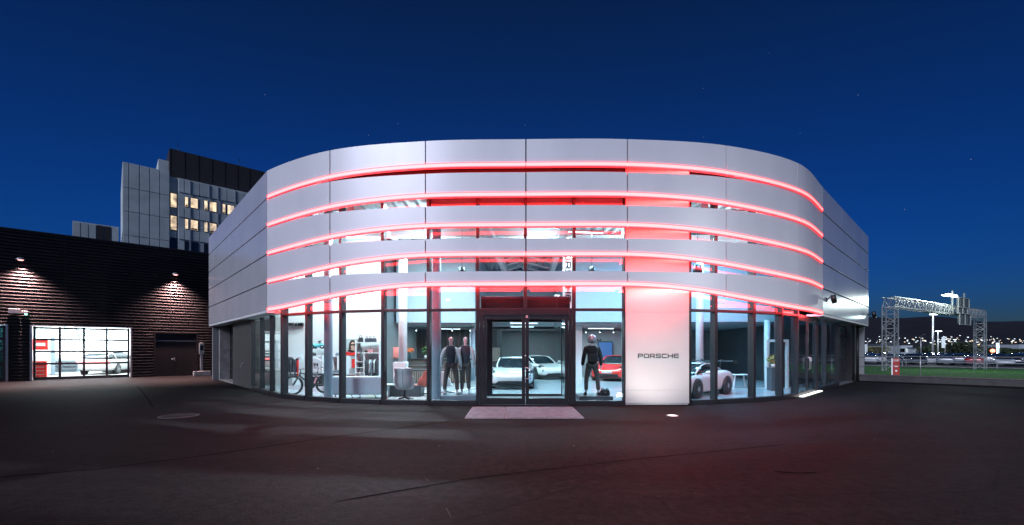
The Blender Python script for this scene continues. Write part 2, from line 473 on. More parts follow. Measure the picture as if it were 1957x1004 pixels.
mb = MB(); mb.obox(a, d, -.05, ln + .02, -.20, -.075, .004, .035); part(mb, 'threshold', emit('lit_threshold', (.95, 1, .9), 1.6))
# recess with a roller door at the far right end
a = G[1601]; b_ = gl(1632); d = ddir(a, b_); ln = (b_ - a).length
mb = MB()
mb.obox(a, d, ln - .5, ln + .2, .0, .45, 0, 2.79); part(mb, 'pier', M['black'])
for s in (.10,):
    gm = MB(); dd = ln - .62
    for i in range(2): gm.obox(a, d, .06 + i * (dd - .05), .11 + i * (dd - .05), .25, .30, .02, 2.78)
    for z in (.02, .55, 1.1, 1.65, 2.2, 2.72): gm.obox(a, d, .112, .058 + dd - .05, .255, .295, z, z + .05)
    gd = part(gm, 'garage_door', M['mullion'])
    mb = MB(); mb.obox(a, d, .11, .06 + dd - .05, .27, .28, .03, 2.75); part(mb, 'window_pane', M['glass'], gd)
mb = MB(); mb.obox(a, d, .05, ln - .5, -.1, .25, .003, .03); part(mb, 'threshold', M['steel'])
for s in (ln + .22, ln + .42):
    mb = MB(); q = a + d * s + Vector((d.y, -d.x)) * .1; mb.tube([(q.x, q.y, 0), (q.x, q.y, 2.8)], .045, 10); part(mb, 'downpipe', M['dark_metal'])

# left facade: concrete wall, roller door recess and pier
a, b_ = gl(447), G[482]; d = ddir(a, b_); ln = (b_ - a).length
mb = MB(); mb.obox(a, d, 0, ln - .04, -.04, .3, 0, 2.79); wc = part(mb, 'concrete_wall', M['concrete'], bev=.01)
mb = MB(); w_ = lambda l, n, z: (a.x + d.x * l + d.y * n, a.y + d.y * l - d.x * n, z)
mb.tube([w_(ln * .62, .05, .92), w_(ln * .62, .12, .92), w_(ln * .62, .14, .86)], .02, 8); mb.tube([w_(ln * .62, .05, .98), w_(ln * .62, .10, .98)], .035, 10)
part(mb, 'water_tap', M['steel'], wc)
a, b_ = gl(421), gl(447); d = ddir(a, b_); ln = (b_ - a).length
gm = MB()
for i in range(4): gm.obox(a, d, .06 + i * (ln - .16) / 3, .11 + i * (ln - .16) / 3, .42, .47, .02, 2.78)
for z in (.02, .55, 1.1, 1.65, 2.2, 2.72):
    for i in range(3): gm.obox(a, d, .112 + i * (ln - .16) / 3, .058 + (i + 1) * (ln - .16) / 3, .425, .465, z, z + .05)
gd = part(gm, 'garage_door', M['mullion'])
mb = MB(); mb.obox(a, d, .11, ln - .05, .44, .45, .03, 2.75); part(mb, 'window_pane', M['glass'], gd)
mb = MB(); mb.obox(a, d, .05, ln - .02, -.02, .42, .003, .05); part(mb, 'threshold', M['conc_light'])
mb = MB(); mb.obox(a, d, -.25, .05, -.03, .6, 0, 2.79); part(mb, 'pier', M['conc_light'])

# white sign pillar with the black lettering
a, b_ = G[1195], G[1317]
sx0, sx1, sy = a.x + .03, b_.x + .05, min(a.y, b_.y) - .11
sx0, sx1 = (1196 - CX) / F * sy, (1317 - CX) / F * sy
sg = None
zs = [.06, .44, 1.55, 2.66, 3.77, 4.88, 5.99, 6.85]
for z0, z1 in zip(zs, zs[1:]):
    mb = MB(); mb.box(sx0, sx1, sy, sy + .05, z0 + .0015, z1 - .0015)
    o = part(mb, 'sign_panel', M['sign_white'], bev=.002)
    if z0 == .44: sg = o
mb = MB(); mb.box(sx0 + .01, sx1 - .01, sy + .055, sy + .5, .02, 6.9); part(mb, 'sign_core', M['white_steel'])

def letters(mb, word, x, z, h, w, gap, st, y0, y1, put=None):
    """wide square-cut capitals, each made of butted strokes in the x-z plane"""
    put = put or (lambda x0, x1, z0, z1: mb.box(x0, x1, y0, y1, z0, z1))
    for ch in word:
        m0, m1 = z + h / 2 - st / 2, z + h / 2 + st / 2
        c = st * .55                                            # rounded corners: verticals stop short
        if ch == 'P':
            put(x, x + st, z, z + h); put(x + st, x + w - c, z + h - st, z + h); put(x + st, x + w - c, m0 - st * .3, m1 - st * .3); put(x + w - st, x + w, m1 - st * .3, z + h - st)
        elif ch == 'O':
            put(x + c, x + w - c, z, z + st); put(x + c, x + w - c, z + h - st, z + h); put(x, x + st, z + st, z + h - st); put(x + w - st, x + w, z + st, z + h - st)
        elif ch == 'R':
            put(x, x + st, z, z + h); put(x + st, x + w - c, z + h - st, z + h); put(x + st, x + w - c, m0 - st * .3, m1 - st * .3); put(x + w - st, x + w, m1 - st * .3, z + h - st)
            for i in range(6):
                put(x + w * .52 + i * w * .07, x + w * .52 + i * w * .07 + st * 1.3, z + (5 - i) * (h * .4) / 6, z + (6 - i) * (h * .4) / 6)
        elif ch == 'S':
            put(x + c, x + w, z + h - st, z + h); put(x, x + st, m1, z + h - st); put(x + c, x + w - c, m0, m1); put(x + w - st, x + w, z + st, m0); put(x, x + w - c, z, z + st)
        elif ch == 'C':
            put(x + c, x + w, z + h - st, z + h); put(x, x + st, z + st, z + h - st); put(x + c, x + w, z, z + st)
        elif ch == 'H':
            put(x, x + st, z, z + h); put(x + st, x + w - st, m0, m1); put(x + w - st, x + w, z, z + h)
        elif ch == 'E':
            put(x + c, x + w, z + h - st, z + h); put(x, x + st, z + st, z + h - st); put(x + st, x + w, m0, m1); put(x + c, x + w, z, z + st)
        elif ch == 'T':
            put(x, x + w, z + h - st, z + h); put(x + w / 2 - st / 2, x + w / 2 + st / 2, z, z + h - st)
        x += w + gap
lw = (1297 - 1219) / F * sy
mb = MB(); letters(mb, 'PORSCHE', (1219 - CX) / F * sy, EYE + (HZ - 684.6) / F * sy, .122, lw * .1235, lw * .0226, .021, sy - .012, sy + .002)
part(mb, 'sign_lettering', M['letter'], sg)
# ------------------------------------------------------------------ inside of the showroom (shell)
inner = [tuple(p - Vector((0, -.02))) for p in GLP] + [tuple(RE - NR * .6), tuple(BK - Vector((0, .4))), tuple(LE - NL * .6)]
mb = MB(); mb.prism(inner, -.05, .02); part(mb, 'floor', M['floor'])
# profiled metal deck under the roof, with white beams
mb = MB()
x = -14.0
def front_y(x):
    for a, b in zip(GLP, GLP[1:]):
        if min(a.x, b.x) <= x <= max(a.x, b.x) and abs(a.x - b.x) > 1e-6: return max(a.y, b.y)
    return 99
while x < 17:
    if max(front_y(x), front_y(x + .4)) + .35 > 27: x += .4; continue
    mb.extr([(x, 6.60), (x + .16, 6.60), (x + .20, 6.48), (x + .36, 6.48), (x + .40, 6.60), (x + .40, 6.615), (x, 6.615)], 'y', max(front_y(x), front_y(x + .4)) + .35, 27.5)
    x += .40
part(mb, 'ceiling', M['ceiling'])
def seg(mb, x0, y0, x1, y1, th, z0, z1):
    wallseg(mb, Vector((x0, y0)), Vector((x1, y1)), th, z0, z1)
mb = MB(); seg(mb, -10.25, 18.6, -5.5, 18.25, .15, .02, 6.45); part(mb, 'shop_wall', M['wall_white'])
mb = MB(); seg(mb, -12.6, 19.6, -10.27, 18.62, .15, .02, 6.45); part(mb, 'partition', M['wall_grey'])
mb = MB(); seg(mb, -5.5, 18.4, -5.6, 28, .12, .02, 6.45); part(mb, 'partition', M['wall_grey'])
mb = MB(); seg(mb, -5.4, 20.0, -1.75, 20.3, .15, 2.86, 6.45); part(mb, 'bulkhead', M['mezz'])
mb = MB(); seg(mb, 2.75, 19.5, 12.6, 19.2, .15, 2.84, 6.45); part(mb, 'bulkhead', M['mezz'])
mb = MB(); seg(mb, -1.75, 20.45, -1.5, 26.5, .12, 2.9, 6.45); part(mb, 'bulkhead', M['mezz'])
mb = MB(); seg(mb, 2.6, 26.5, 2.75, 19.65, .12, 2.9, 6.45); part(mb, 'bulkhead', M['mezz'])
mb = MB(); seg(mb, -1.5, 26.5, 2.6, 26.5, .15, 3.0, 6.45); part(mb, 'bulkhead', M['mezz'])
mb = MB(); seg(mb, -5.5, 28, 13.0, 28, .2, .02, 6.45); part(mb, 'back_wall', M['wall_grey'])
mb = MB(); mb.prism([(-5.5, 20.15), (-1.85, 20.45), (-1.65, 26.7), (2.7, 26.7), (2.85, 19.66), (12.6, 19.36), (13, 27.98), (-5.5, 27.98)], 2.78, 2.88)
part(mb, 'low_ceiling', M['wall_grey'])
mb = MB(); seg(mb, 12.7, 19.2, 13.1, 28, .15, .02, 6.45); part(mb, 'partition', M['wall_dark'])
mb = MB(); seg(mb, 10.9, 17.6, 16.6, 22.6, .12, .02, 6.4); part(mb, 'partition', M['wall_dark'])
# grey display wall and slatted wall behind the lounge
mb = MB(); seg(mb, 3.55, 24.6, 6.9, 24.4, .12, .02, 2.77); part(mb, 'display_wall', M['wall_grey'])
mb = MB(); seg(mb, 2.9, 21.4, 3.5, 21.4, .5, .02, 2.77); part(mb, 'white_pier', M['wall_white'])
mb = MB()
for i in range(26):
    mb.box(-6.2 + i * .21, -6.2 + i * .21 + .05, 25.0, 25.09, 1.75, 2.77)
part(mb, 'slat_screen', M['black'])
mb = MB(); mb.box(-6.3, -.6, 25.15, 25.25, .02, 2.77); part(mb, 'lounge_wall', M['wall_dark'])
mb = MB(); mb.box(-3.6, -.7, 25.0, 25.14, .9, 1.7); part(mb, 'timber_panel', M['wood_mid'])
# columns and beams
for px, Y, r, z1 in ((627.5, 14.25, .135, 6.5), (770, 17.3, .17, 6.5), (834, 13.75, .15, 6.5), (1337, 18.2, .15, 6.5), (1466, 19.0, .12, 2.9), (903, 22, .14, 2.8)):
    mb = MB(); mb.lathe([(r, .02), (r, z1)], 24, ((px - CX) / F * Y, Y, 0)); part(mb, 'column', M['column'] if px in (627.5, 834, 903) else M['white_steel'])
for a_, b_ in (((-.95, 13.2, 5.75), (-.25, 23, 5.55)), ((1.75, 13.2, 5.75), (2.05, 23, 5.55)), ((-8.2, 16.6, 6.1), (2.2, 16.6, 6.1)), ((1, 18, 6.2), (11.5, 18, 6.2)), ((-5.2, 13.8, 6.15), (-4.2, 20, 6.15)), ((6.2, 13.8, 6.15), (6.0, 19.4, 6.15))):
    mb = MB(); mb.bar(a_, b_, .22, .34); part(mb, 'beam', M['white_steel'])
for i in range(9):
    y = 14 + i * 1.5
    mb = MB(); mb.bar((-1.0 + i * .06, y, 5.95), (.40, y + .3, 6.4), .09); part(mb, 'brace', M['white_steel'])
    mb = MB(); mb.bar((1.85 + i * .02, y, 5.95), (.45, y + .3, 6.4), .09); part(mb, 'brace', M['white_steel'])
for y, z in ((14.5, 6.3), (16.2, 6.3)):
    mb = MB(); mb.tube([(-6.5, y, z), (9.5, y, z)], .035, 8); part(mb, 'pipe', M['white_steel'])
# dark glazed vestibule behind the entrance
vx0, vx1 = gl(913).x + .12, gl(1097).x - .12
mb = MB(); mb.box(vx0 - .05, vx1 + .05, gl(1004).y + .30, 14.55, 2.72, 3.16); part(mb, 'vestibule_roof', M['black'], bev=.01)
mb = MB()
y = 14.4; ix0, ix1 = (941 - CX) / F * y, (1074 - CX) / F * y
for x0, x1 in ((vx0, ix0), (ix1, vx1)): mb.box(x0, x1, y, y + .1, .02, 2.72)
mb.box(ix0, ix1, y, y + .1, 2.52, 2.72); mb.box(ix0, ix1, y, y + .1, .02, .10)
for x in (ix0 + (ix1 - ix0) * .5,): mb.box(x - .035, x + .035, y, y + .1, .10, 2.52)
part(mb, 'vestibule_frame', M['mullion'], bev=.006)
mb = MB(); mb.box(ix0, ix1, y + .11, y + .12, .1, 2.52); part(mb, 'window_pane', M['glass'])
for x in (vx0 - .02, vx1 + .02):
    mb = MB(); mb.box(x - .006, x + .006, 12.7, 14.38, .05, 2.7); part(mb, 'window_pane', M['glass'])
mb = MB(); mb.box(vx0, vx1, 12.45, 14.35, .021, .032); part(mb, 'vestibule_mat', M['wall_grey'])
# rug under the lounge, white lines on the floor
mb = MB(); mb.box(-4.2, -2.75, 12.95, 16.5, .021, .03); tag(mb.build('rug', M['rug']), 'pale patterned rug on the showroom floor under the lounge chairs', 'rug')
mb = MB()
for (x0, y0, x1, y1) in ((2.0, 15.8, 2.9, 13.6), (-1.2, 17.0, .9, 17.1), (1.3, 22.9, 2.9, 22.9), (-2.6, 14.6, -1.5, 17.8), (7.6, 17.2, 11.5, 17.6)):
    seg(mb, x0, y0, x1, y1, .09, .0205, .024)
part(mb, 'floor_line', M['wall_white'])
# lettering on the shop wall and on the lounge wall
mb = MB(); Y = 18.45
letters(mb, 'PORSCHE', (545 - CX) / F * Y, 2.61, .13, .095, .02, .022, Y - .05, Y + .05)
part(mb, 'wall_lettering', M['letter'])
mb = MB()
def vput(x0, x1, z0, z1):                                       # letters lying on their side
    mb.box(1.98 + (z0 - 4) * 1, 1.98 + (z1 - 4) * 1, 15.985, 15.998, 5.4 - (x1 - 4), 5.4 - (x0 - 4))
letters(mb, 'PORSCHE', 3.9, 4, .22, .26, .05, .045, 0, 0, vput)
bl = mb
banner = MB(); banner.box(1.9, 2.3, 16.0, 16.02, 3.0, 5.9); bo = banner.build('banner', M['wall_white'])
tag(bo, 'tall white banner with sideways black lettering hanging above the entrance', 'banner')
bl.build('banner_lettering', M['letter'], bo)
mb = MB()
for i in range(9):
    mb.box(4.3 + i * .09, 4.3 + i * .09 + .06, 24.45, 24.47, 2.06 + (i % 3 == 0) * .02, 2.18 - (i % 2) * .03)
part(mb, 'wall_lettering', M['letter'])
for i in range(2):                                              # white door frame to the right
    pass
mb = MB(); Y = 17.4
x0, x1 = (1465 - CX) / F * Y, (1508 - CX) / F * Y
mb.box(x0, x0 + .09, Y, Y + .12, .02, 1.9 - .002); mb.box(x0, x1, Y, Y + .12, 1.9, 2.0); mb.box(x1 - .09, x1, Y, Y + .12, .02, 1.898)
part(mb, 'inner_door_frame', M['white_steel'])

# ------------------------------------------------------------------ dark corrugated garage on the left
G0 = Vector((-25.3, 21.2)); NG = Vector((.6819, -.7314))
def gt(px):
    r = (px - CX) / F
    return (48.04 / (1.0726 - r) - 21.2) / .6819
def gp(t, o=0, z=0):
    p = G0 + DR * t + NG * o
    return Vector((p.x, p.y, z))
garage = thing('garage_building', 'long black corrugated metal workshop with a lit glazed roller door', 'building', (G0.x, G0.y, 0))
GH, PT = 7.60, .168
def corr(mb, P, t0, t1, z0, z1):
    """ribbed sheet: P(t, out, z) places it; the ribs keep one phase all over the wall"""
    prof = []
    k0 = math.floor(z0 / PT)
    for k in range(k0, math.ceil(z1 / PT) + 1):
        for f, o in ((0, 0), (.30, .0), (.46, .05), (.62, .06), (.80, .05)):
            prof.append((k * PT + f * PT, o))
    def o_at(z):
        for (a, oa), (b, ob) in zip(prof, prof[1:]):
            if a <= z <= b: return oa + (ob - oa) * (z - a) / (b - a + 1e-9)
        return 0
    pr = [(z0, o_at(z0))] + [p for p in prof if z0 < p[0] < z1] + [(z1, o_at(z1))]
    for (za, oa), (zb, ob) in zip(pr, pr[1:]):
        mb.add([P(t0, oa, za), P(t1, oa, za), P(t1, ob, zb), P(t0, ob, zb)], [(0, 1, 2, 3)])
d0, d1 = gt(60), gt(250); e0, e1 = gt(-70), gt(13); f0, f1 = gt(295), gt(377.5)
DZ = 2.83
tend = 9.1
mb = MB()
zd = 2.62
for t0, t1, z0, z1 in ((-9, e0, 0, GH), (e0, e1, DZ + .0, GH), (e1, d0, 0, GH), (d0, d1, DZ, GH), (d1, f0, 0, GH), (f0, f1, zd, GH), (f1, tend, 0, GH)):
    corr(mb, gp, t0, t1, z0, z1)
def gpart(mb, name, m, parent=None, **k): return mb.build(name, m, parent or garage, world=True, **k)
gpart(mb, 'wall', M['corr'], recalc=False)
mb = MB()                                                       # vertical laps of the sheets and the roof flashing
for t in (gt(125), gt(325)):
    q = gp(t, .047); mb.obox((q.x, q.y), tuple(DR), 0, .03, -.006, 0, 2.9, GH)
gpart(mb, 'lap_joint', M['corr'])
mb = MB(); q = gp(-9); mb.obox((q.x, q.y), tuple(DR), 0, tend + 9, -.06, .25, GH, GH + .06); gpart(mb, 'flashing', M['dark_metal'])
# body: roof and hidden sides
mb = MB(); q = gp(-9, -.3); mb.obox((q.x, q.y), tuple(DR), 0, tend + 16, .0, 15, GH - .35, GH - .1); gpart(mb, 'roof', M['dark_metal'])
mb = MB(); q = gp(-9, -.02)
mb.obox((q.x, q.y), tuple(DR), -.2, 0, 0, 15, 0, GH - .02); mb.obox((q.x, q.y), tuple(DR), 0, tend + 16, 14.8, 15, 0, GH - .4); gpart(mb, 'side_wall', M['dark_metal'])
# link wall of the same sheet between garage and showroom
L0 = Vector((gp(tend).x, gp(tend).y)); L1 = gl(421)
L1 = L1 + (L1 - gl(447)).normalized() * .25
ld = (L1 - L0).normalized(); lnn = Vector((ld.y, -ld.x))
mb = MB(); corr(mb, lambda t, o, z: Vector((L0.x + ld.x * t + lnn.x * o, L0.y + ld.y * t + lnn.y * o, z)), 0, (L1 - L0).length, 0, 2.8)
gpart(mb, 'link_wall', M['corr'], recalc=False)

def roller_door(t0, t1, rows, cols, glassm):
    """aluminium sectional door with clear panes, set in a steel edge"""
    mb = MB(); q = gp(t0); d = tuple(DR)
    w = t1 - t0
    mb.obox((q.x, q.y), d, -.05, .03, -.07, .12, 0, DZ + .02); mb.obox((q.x, q.y), d, w - .03, w + .05, -.07, .12, 0, DZ + .02); mb.obox((q.x, q.y), d, .032, w - .032, -.07, .12, DZ - .03, DZ + .02)
    fr = gpart(mb, 'door_surround', M['steel'] if cols > 1 else M['dark_metal'], bev=.004)
    mb = MB(); s = .095
    zs_ = [.02, .16] + rows
    for i in range(cols + 1):
        l = .05 + (w - .1 - s) * i / cols
        mb.obox((q.x, q.y), d, l, l + s, .06, .12, .02, DZ - .04)
    for j, z in enumerate(rows):
        for i in range(cols):
            l0 = .05 + (w - .1 - s) * i / cols + s + .001; l1 = .05 + (w - .1 - s) * (i + 1) / cols - .001
            mb.obox((q.x, q.y), d, l0, l1, .062, .118, z, z + .10)
            if j == 0: mb.obox((q.x, q.y), d, l0, l1, .062, .118, .02, .17)
    dr = gpart(mb, 'garage_door', M['mullion'])
    for i in range(cols):
        l0 = .05 + (w - .1 - s) * i / cols + s; l1 = .05 + (w - .1 - s) * (i + 1) / cols
        mb = MB(); mb.obox((q.x, q.y), d, l0, l1, .085, .092, .17, DZ - .05)
        gpart(mb, 'window_pane', glassm, dr)
roller_door(d0, d1, [.80, 1.43, 2.06, 2.66], 4, M['glass'])
roller_door(e0, e1, [.80, 1.43, 2.06, 2.66], 2, M['glass_teal'])
# black double door with a thin bright threshold line over it
q = gp(f0); d = tuple(DR); w = f1 - f0
mb = MB(); mb.obox((q.x, q.y), d, -.03, .05, -.06, .2, 0, zd); mb.obox((q.x, q.y), d, w - .05, w + .03, -.06, .2, 0, zd); mb.obox((q.x, q.y), d, .052, w - .052, -.06, .2, zd - .06, zd); mb.obox((q.x, q.y), d, .052, w - .052, .1, .2, 2.13, zd - .062)
gpart(mb, 'door_frame', M['black'])
mb = MB(); mb.obox((q.x, q.y), d, .055, w - .055, .02, .098, 2.09, 2.125); gpart(mb, 'door_lintel', M['galv'])
for l0, l1, hs in ((.055, w / 2 - .004, 0), (w / 2 + .004, w - .055, 1)):
    mb = MB(); mb.obox((q.x, q.y), d, l0, l1, .04, .1, .02, 2.085); lf = gpart(mb, 'door', M['black'], bev=.004)
    if not hs:
        mb = MB(); p = gp(f0 + w / 2 - .1, -.03, 1.02)
        mb.obox((p.x, p.y), d, -.025, .025, -.012, 0, .93, 1.12); a = gp(f0 + w / 2 - .1, -.01, 1.02); b = gp(f0 + w / 2 - .1, .05, 1.02); c = gp(f0 + w / 2 - .24, .05, 1.02)
        mb.tube([a, b, c], .014, 8); gpart(mb, 'handle', M['steel'], lf)
# workshop rooms behind the glazed doors
def room(t0, t1, dep, h, m, fm):
    q = gp(t0, -.2); mb = MB()
    mb.obox((q.x, q.y), d, 0, t1 - t0, dep, dep + .1, .0, h); mb.obox((q.x, q.y), d, -.1, -.002, .0, dep, 0, h); mb.obox((q.x, q.y), d, t1 - t0 + .002, t1 - t0 + .1, 0, dep, 0, h); mb.obox((q.x, q.y), d, 0, t1 - t0, 0, dep, h, h + .1)
    gpart(mb, 'workshop_wall', m)
    mb = MB(); mb.obox((q.x, q.y), d, 0, t1 - t0, .0, dep, -.04, .012); gpart(mb, 'workshop_floor', fm)
room(d0 - 1.2, d1 + .75, 7.5, 3.6, M['wall_white'], M['conc_light'])
room(e0 - .5, e1 + .3, 5, 3.6, M['wall_grey'], M['wall_dark'])

# ------------------------------------------------------------------ office tower behind
TC = 116.6
def tw(px):                                                     # distance along the tower front seen at column px
    r = (px - CX) / F
    Y = TC / (1.0726 - r); return (Y - 58.9) / .6819
T0 = Vector(((234 - CX) / F * 58.87, 58.87))
def tp(t, o=0, z=0):
    p = T0 + DR * t + NG * o; return Vector((p.x, p.y, z))
tower = thing('office_tower', 'tall grey concrete panel office block with a few warm lit windows', 'building', (T0.x, T0.y, 0))
def tpart(mb, name, m, parent=None, **k): return mb.build(name, m, parent or tower, world=True, **k)
def tbox(mb, t0, t1, o0, o1, z0, z1):
    q = tp(0); mb.obox((q.x, q.y), tuple(DR), t0, t1, -o1, -o0, z0, z1)
M['tower'] = mat('tower_concrete_panel', (.52, .60, .62), .8, 0, .16, .5, .2, 6)
M['tower_dark'] = mat('dark_roof_cladding', (.03, .028, .03), .6, 0, .2, 3)
M['win_lit'] = emit('warm_lit_window', (1.0, .74, .46), 1.1, False)
_N, _L = M['win_lit'].node_tree.nodes, M['win_lit'].node_tree.links                # rooms with lamps, shelves and blinds: uneven light
_t = _N.new('ShaderNodeTexCoord'); _n = _N.new('ShaderNodeTexNoise'); _n.inputs['Scale'].default_value = 1.3; _n.inputs['Detail'].default_value = 4
_r = _N.new('ShaderNodeMapRange'); _r.inputs['From Min'].default_value = .32; _r.inputs['From Max'].default_value = .68; _r.inputs['To Min'].default_value = .25; _r.inputs['To Max'].default_value = 1.35
_L.new(_t.outputs['Object'], _n.inputs['Vector']); _L.new(_n.outputs['Fac'], _r.inputs['Value']); _L.new(_r.outputs['Result'], _N['Principled BSDF'].inputs['Emission Strength'])
M['win_dark'] = mat('dark_window', (.01, .015, .02), .08, 0, .1)
tA, tB = tw(325), tw(341); tE = 24.0
Ht = 27.3
mb = MB(); tbox(mb, 0, tA, -16, 0, 0, Ht); tbox(mb, tA + .01, tB, -16, -.5, 0, Ht - .4); tbox(mb, tB + .01, tE, -16, -.02, 0, 26.8)
tpart(mb, 'wall', M['tower'])
pw = tA / 4.6
th = 6.1                                                        # storey-high slabs with open joints
for i in range(5):
    t0 = 0 if i == 0 else (i - .4) * pw; t1 = (i + .6) * pw
    z = Ht + .05; 
    for hgt in (3.5,) + (3.29,) * 7:
        mb = MB(); tbox(mb, t0 + .05, min(t1, tA) - .05, .003, .12, z - hgt + .08, z); tpart(mb, 'facade_panel', M['tower'], bev=.02); z -= hgt
FH = 3.29
def zy(px, y):
    Y = TC / (1.0726 - (px - CX) / F); return EYE + (HZ - y) / F * Y
wt = zy(340, 373)                                               # window head, upper row
cols_ = [tw(p) for p in (341, 353, 364.5, 382.5, 400.5, 418, 434.5, 451, 467, 482, 496)]
for a0, a1 in zip(cols_, cols_[1:]):
    mb = MB(); tbox(mb, a0 + .05, a1 - .05, .0, .1, wt + .5, 26.7); tpart(mb, 'facade_panel', M['tower'], bev=.02)
for fl in range(3):
    zt = wt - fl * FH
    for j, (p0, p1, lit) in enumerate(((353, 361, 1), (364, 379.5, 1), (390, 398, 1), (400, 415, 1), (425, 432, 1), (434.5, 448.5, 1), (459, 466, 1), (468, 484, 1))):
        lit = lit and fl < 2
        mb = MB(); a0, a1 = tw(p0), tw(p1)
        tbox(mb, a0, a1, .02, .06, zt - 1.55, zt); wn = tpart(mb, 'window', M['tower_dark'])
        mb = MB(); tbox(mb, a0 + .07, a1 - .07, .061, .075, zt - 1.48, zt - .07); tpart(mb, 'pane', M['win_lit'] if lit else M['win_dark'], wn)
        if lit and (fl + j) % 2 == 0:
            mb = MB(); tbox(mb, a0 + .12, a1 - .12, .08, .09, zt - 1.46, zt - 1.25); tpart(mb, 'sill_clutter', M['wood'], wn)
    mb = MB(); tbox(mb, tA + .08, tB - .08, -.48, -.42, zt - 1.9, zt + .3); wn = tpart(mb, 'window', M['tower_dark'])
    mb = MB(); tbox(mb, tA + .15, tB - .15, -.41, -.40, zt - 1.8, zt + .2); tpart(mb, 'pane', M['win_lit'] if fl < 2 else M['win_dark'], wn)
    for i in range(0, 9):
        a0, a1 = cols_[i], cols_[i + 1]
        mb = MB(); tbox(mb, a0 + .05, a1 - .05, .0, .09, zt - FH + .15, zt - 1.68); tpart(mb, 'facade_panel', M['tower'], bev=.02)
for p in (364, 400.3, 417, 450):
    mb = MB(); a0 = tw(p); tbox(mb, a0 - .07, a0 + .07, .1, .2, 8, 26.7); tpart(mb, 'mullion', M['galv'])
tC = tw(316)
mb = MB(); tbox(mb, tC + .6, tE - .6, -14, -1.2, 26.0, zy(318, 284) + .6); tpart(mb, 'roof_storey', M['tower_dark'])
for i in range(11):
    t = tC + .7 + i * 1.7
    mb = MB(); tbox(mb, t, t + .05, -1.199, -1.17, 27.4, zy(318, 284) + .55); tpart(mb, 'rib', M['black'])
mb = MB(); tbox(mb, tC - .6, tC + .59, -9, -2.2, 26.0, zy(318, 284) - 1.0); tpart(mb, 'lift_housing', M['tower'])
for t in (tC + 1.6, tC + 9.5, tC + 16.5):
    mb = MB(); p = tp(t, -1.6); mb.tube([(p.x, p.y, 30), (p.x, p.y, zy(318, 284) + 2.0)], .03, 6); tpart(mb, 'antenna', M['dark_metal'])
# low block left of the tower
block = thing('office_block', 'low grey panelled office block left of the tall tower above the black roof', 'building', (tp(-12).x, tp(-12).y, 0))
def btop(px, y, c=TC): 
    Y = c / (1.0726 - (px - CX) / F); return EYE + (HZ - y) / F * Y
bl0, bl1 = tw(139), tw(228)
zb = btop(139, 421)
mb = MB(); tbox(mb, bl0, bl1, -12, -.3, 0, zb); mb.build('wall', M['tower'], block, world=True)
for i in range(6):
    t0 = bl0 + (bl1 - bl0) * i / 6; t1 = bl0 + (bl1 - bl0) * (i + 1) / 6
    mb = MB(); tbox(mb, t0 + .05, t1 - .05, -.299, -.2, 8, zb - .15); mb.build('facade_panel', M['tower_dark'] if i in (3, 4) else M['tower'], block, world=True)
mb = MB(); tbox(mb, bl0 - 3.2, bl0 - .1, -12, -3.5, 0, btop(126, 443)); mb.build('annex', M['tower'], block, world=True)
# ------------------------------------------------------------------ cars
def lerp(a, b, t): return a + (b - a) * t
def car_shell(L, st, n_sub=1):
    rings = []
    for (f, zb, zc, zs, hw) in st:
        x = L / 2 - f * L
        half = [(.80, zb), (.96, zb + .10 * (zs - zb)), (1.0, zb + .42 * (zs - zb)), (.985, zb + .72 * (zs - zb)), (.93, zs - .07 * (zs - zb)), (.80, zs), (.55, lerp(zs, zc, .8)), (.25, zc)]
        ring = [(x, -hw * a, z) for a, z in half] + [(x, hw * a, z) for a, z in reversed(half)]
        rings.append(ring)
    return rings
def cabin_shell(L, st):
    rings = []
    for (f, zb, zt, wb, wt) in st:
        x = L / 2 - f * L
        half = [(wb, zb), (lerp(wb, wt, .45), lerp(zb, zt, .5)), (wt, zt - .14 * (zt - zb)), (wt * .8, zt - .02 * (zt - zb)), (wt * .35, zt)]
        rings.append([(x, -y, z) for y, z in half] + [(x, y, z) for y, z in reversed(half)])
    return rings
def wheel(root, x, y, r, w, side, spokes=5, rim_m=None):
    """tyre with a rim of its own; side = +1 left, -1 right"""
    mb = MB(); y0, y1 = y - w / 2, y + w / 2
    mb.lathe([(r * .64, y0), (r * .93, y0 + .0), (r, y0 + .03), (r, y1 - .03), (r * .93, y1), (r * .64, y1)], 30, (x, 0, r), 'y')
    t = mb.build('wheel', M['rubber'], root)
    mb = MB(); yo = y + side * w * .46
    mb.torus((x, yo - side * .01, r), r * .645, .022, 'y', 28, 6)
    mb.lathe([(r * .62, yo - side * .09), (r * .60, yo - side * .085)], 24, (x, 0, r), 'y')
    for k in range(spokes):
        for dv in (-.12, .12):
            a = 2 * math.pi * k / spokes + dv
            mb.bar((x + .05 * math.cos(a), yo, r + .05 * math.sin(a)), (x + r * .63 * math.cos(a * 1 + dv * .4), yo - side * .01, r + r * .63 * math.sin(a + dv * .4)), .03, .03)
    mb.lathe([(.055, yo - side * .02), (.055, yo + side * .012), (.03, yo + side * .02)], 14, (x, 0, r), 'y')
    mb.build('rim', rim_m or M['steel'], t)
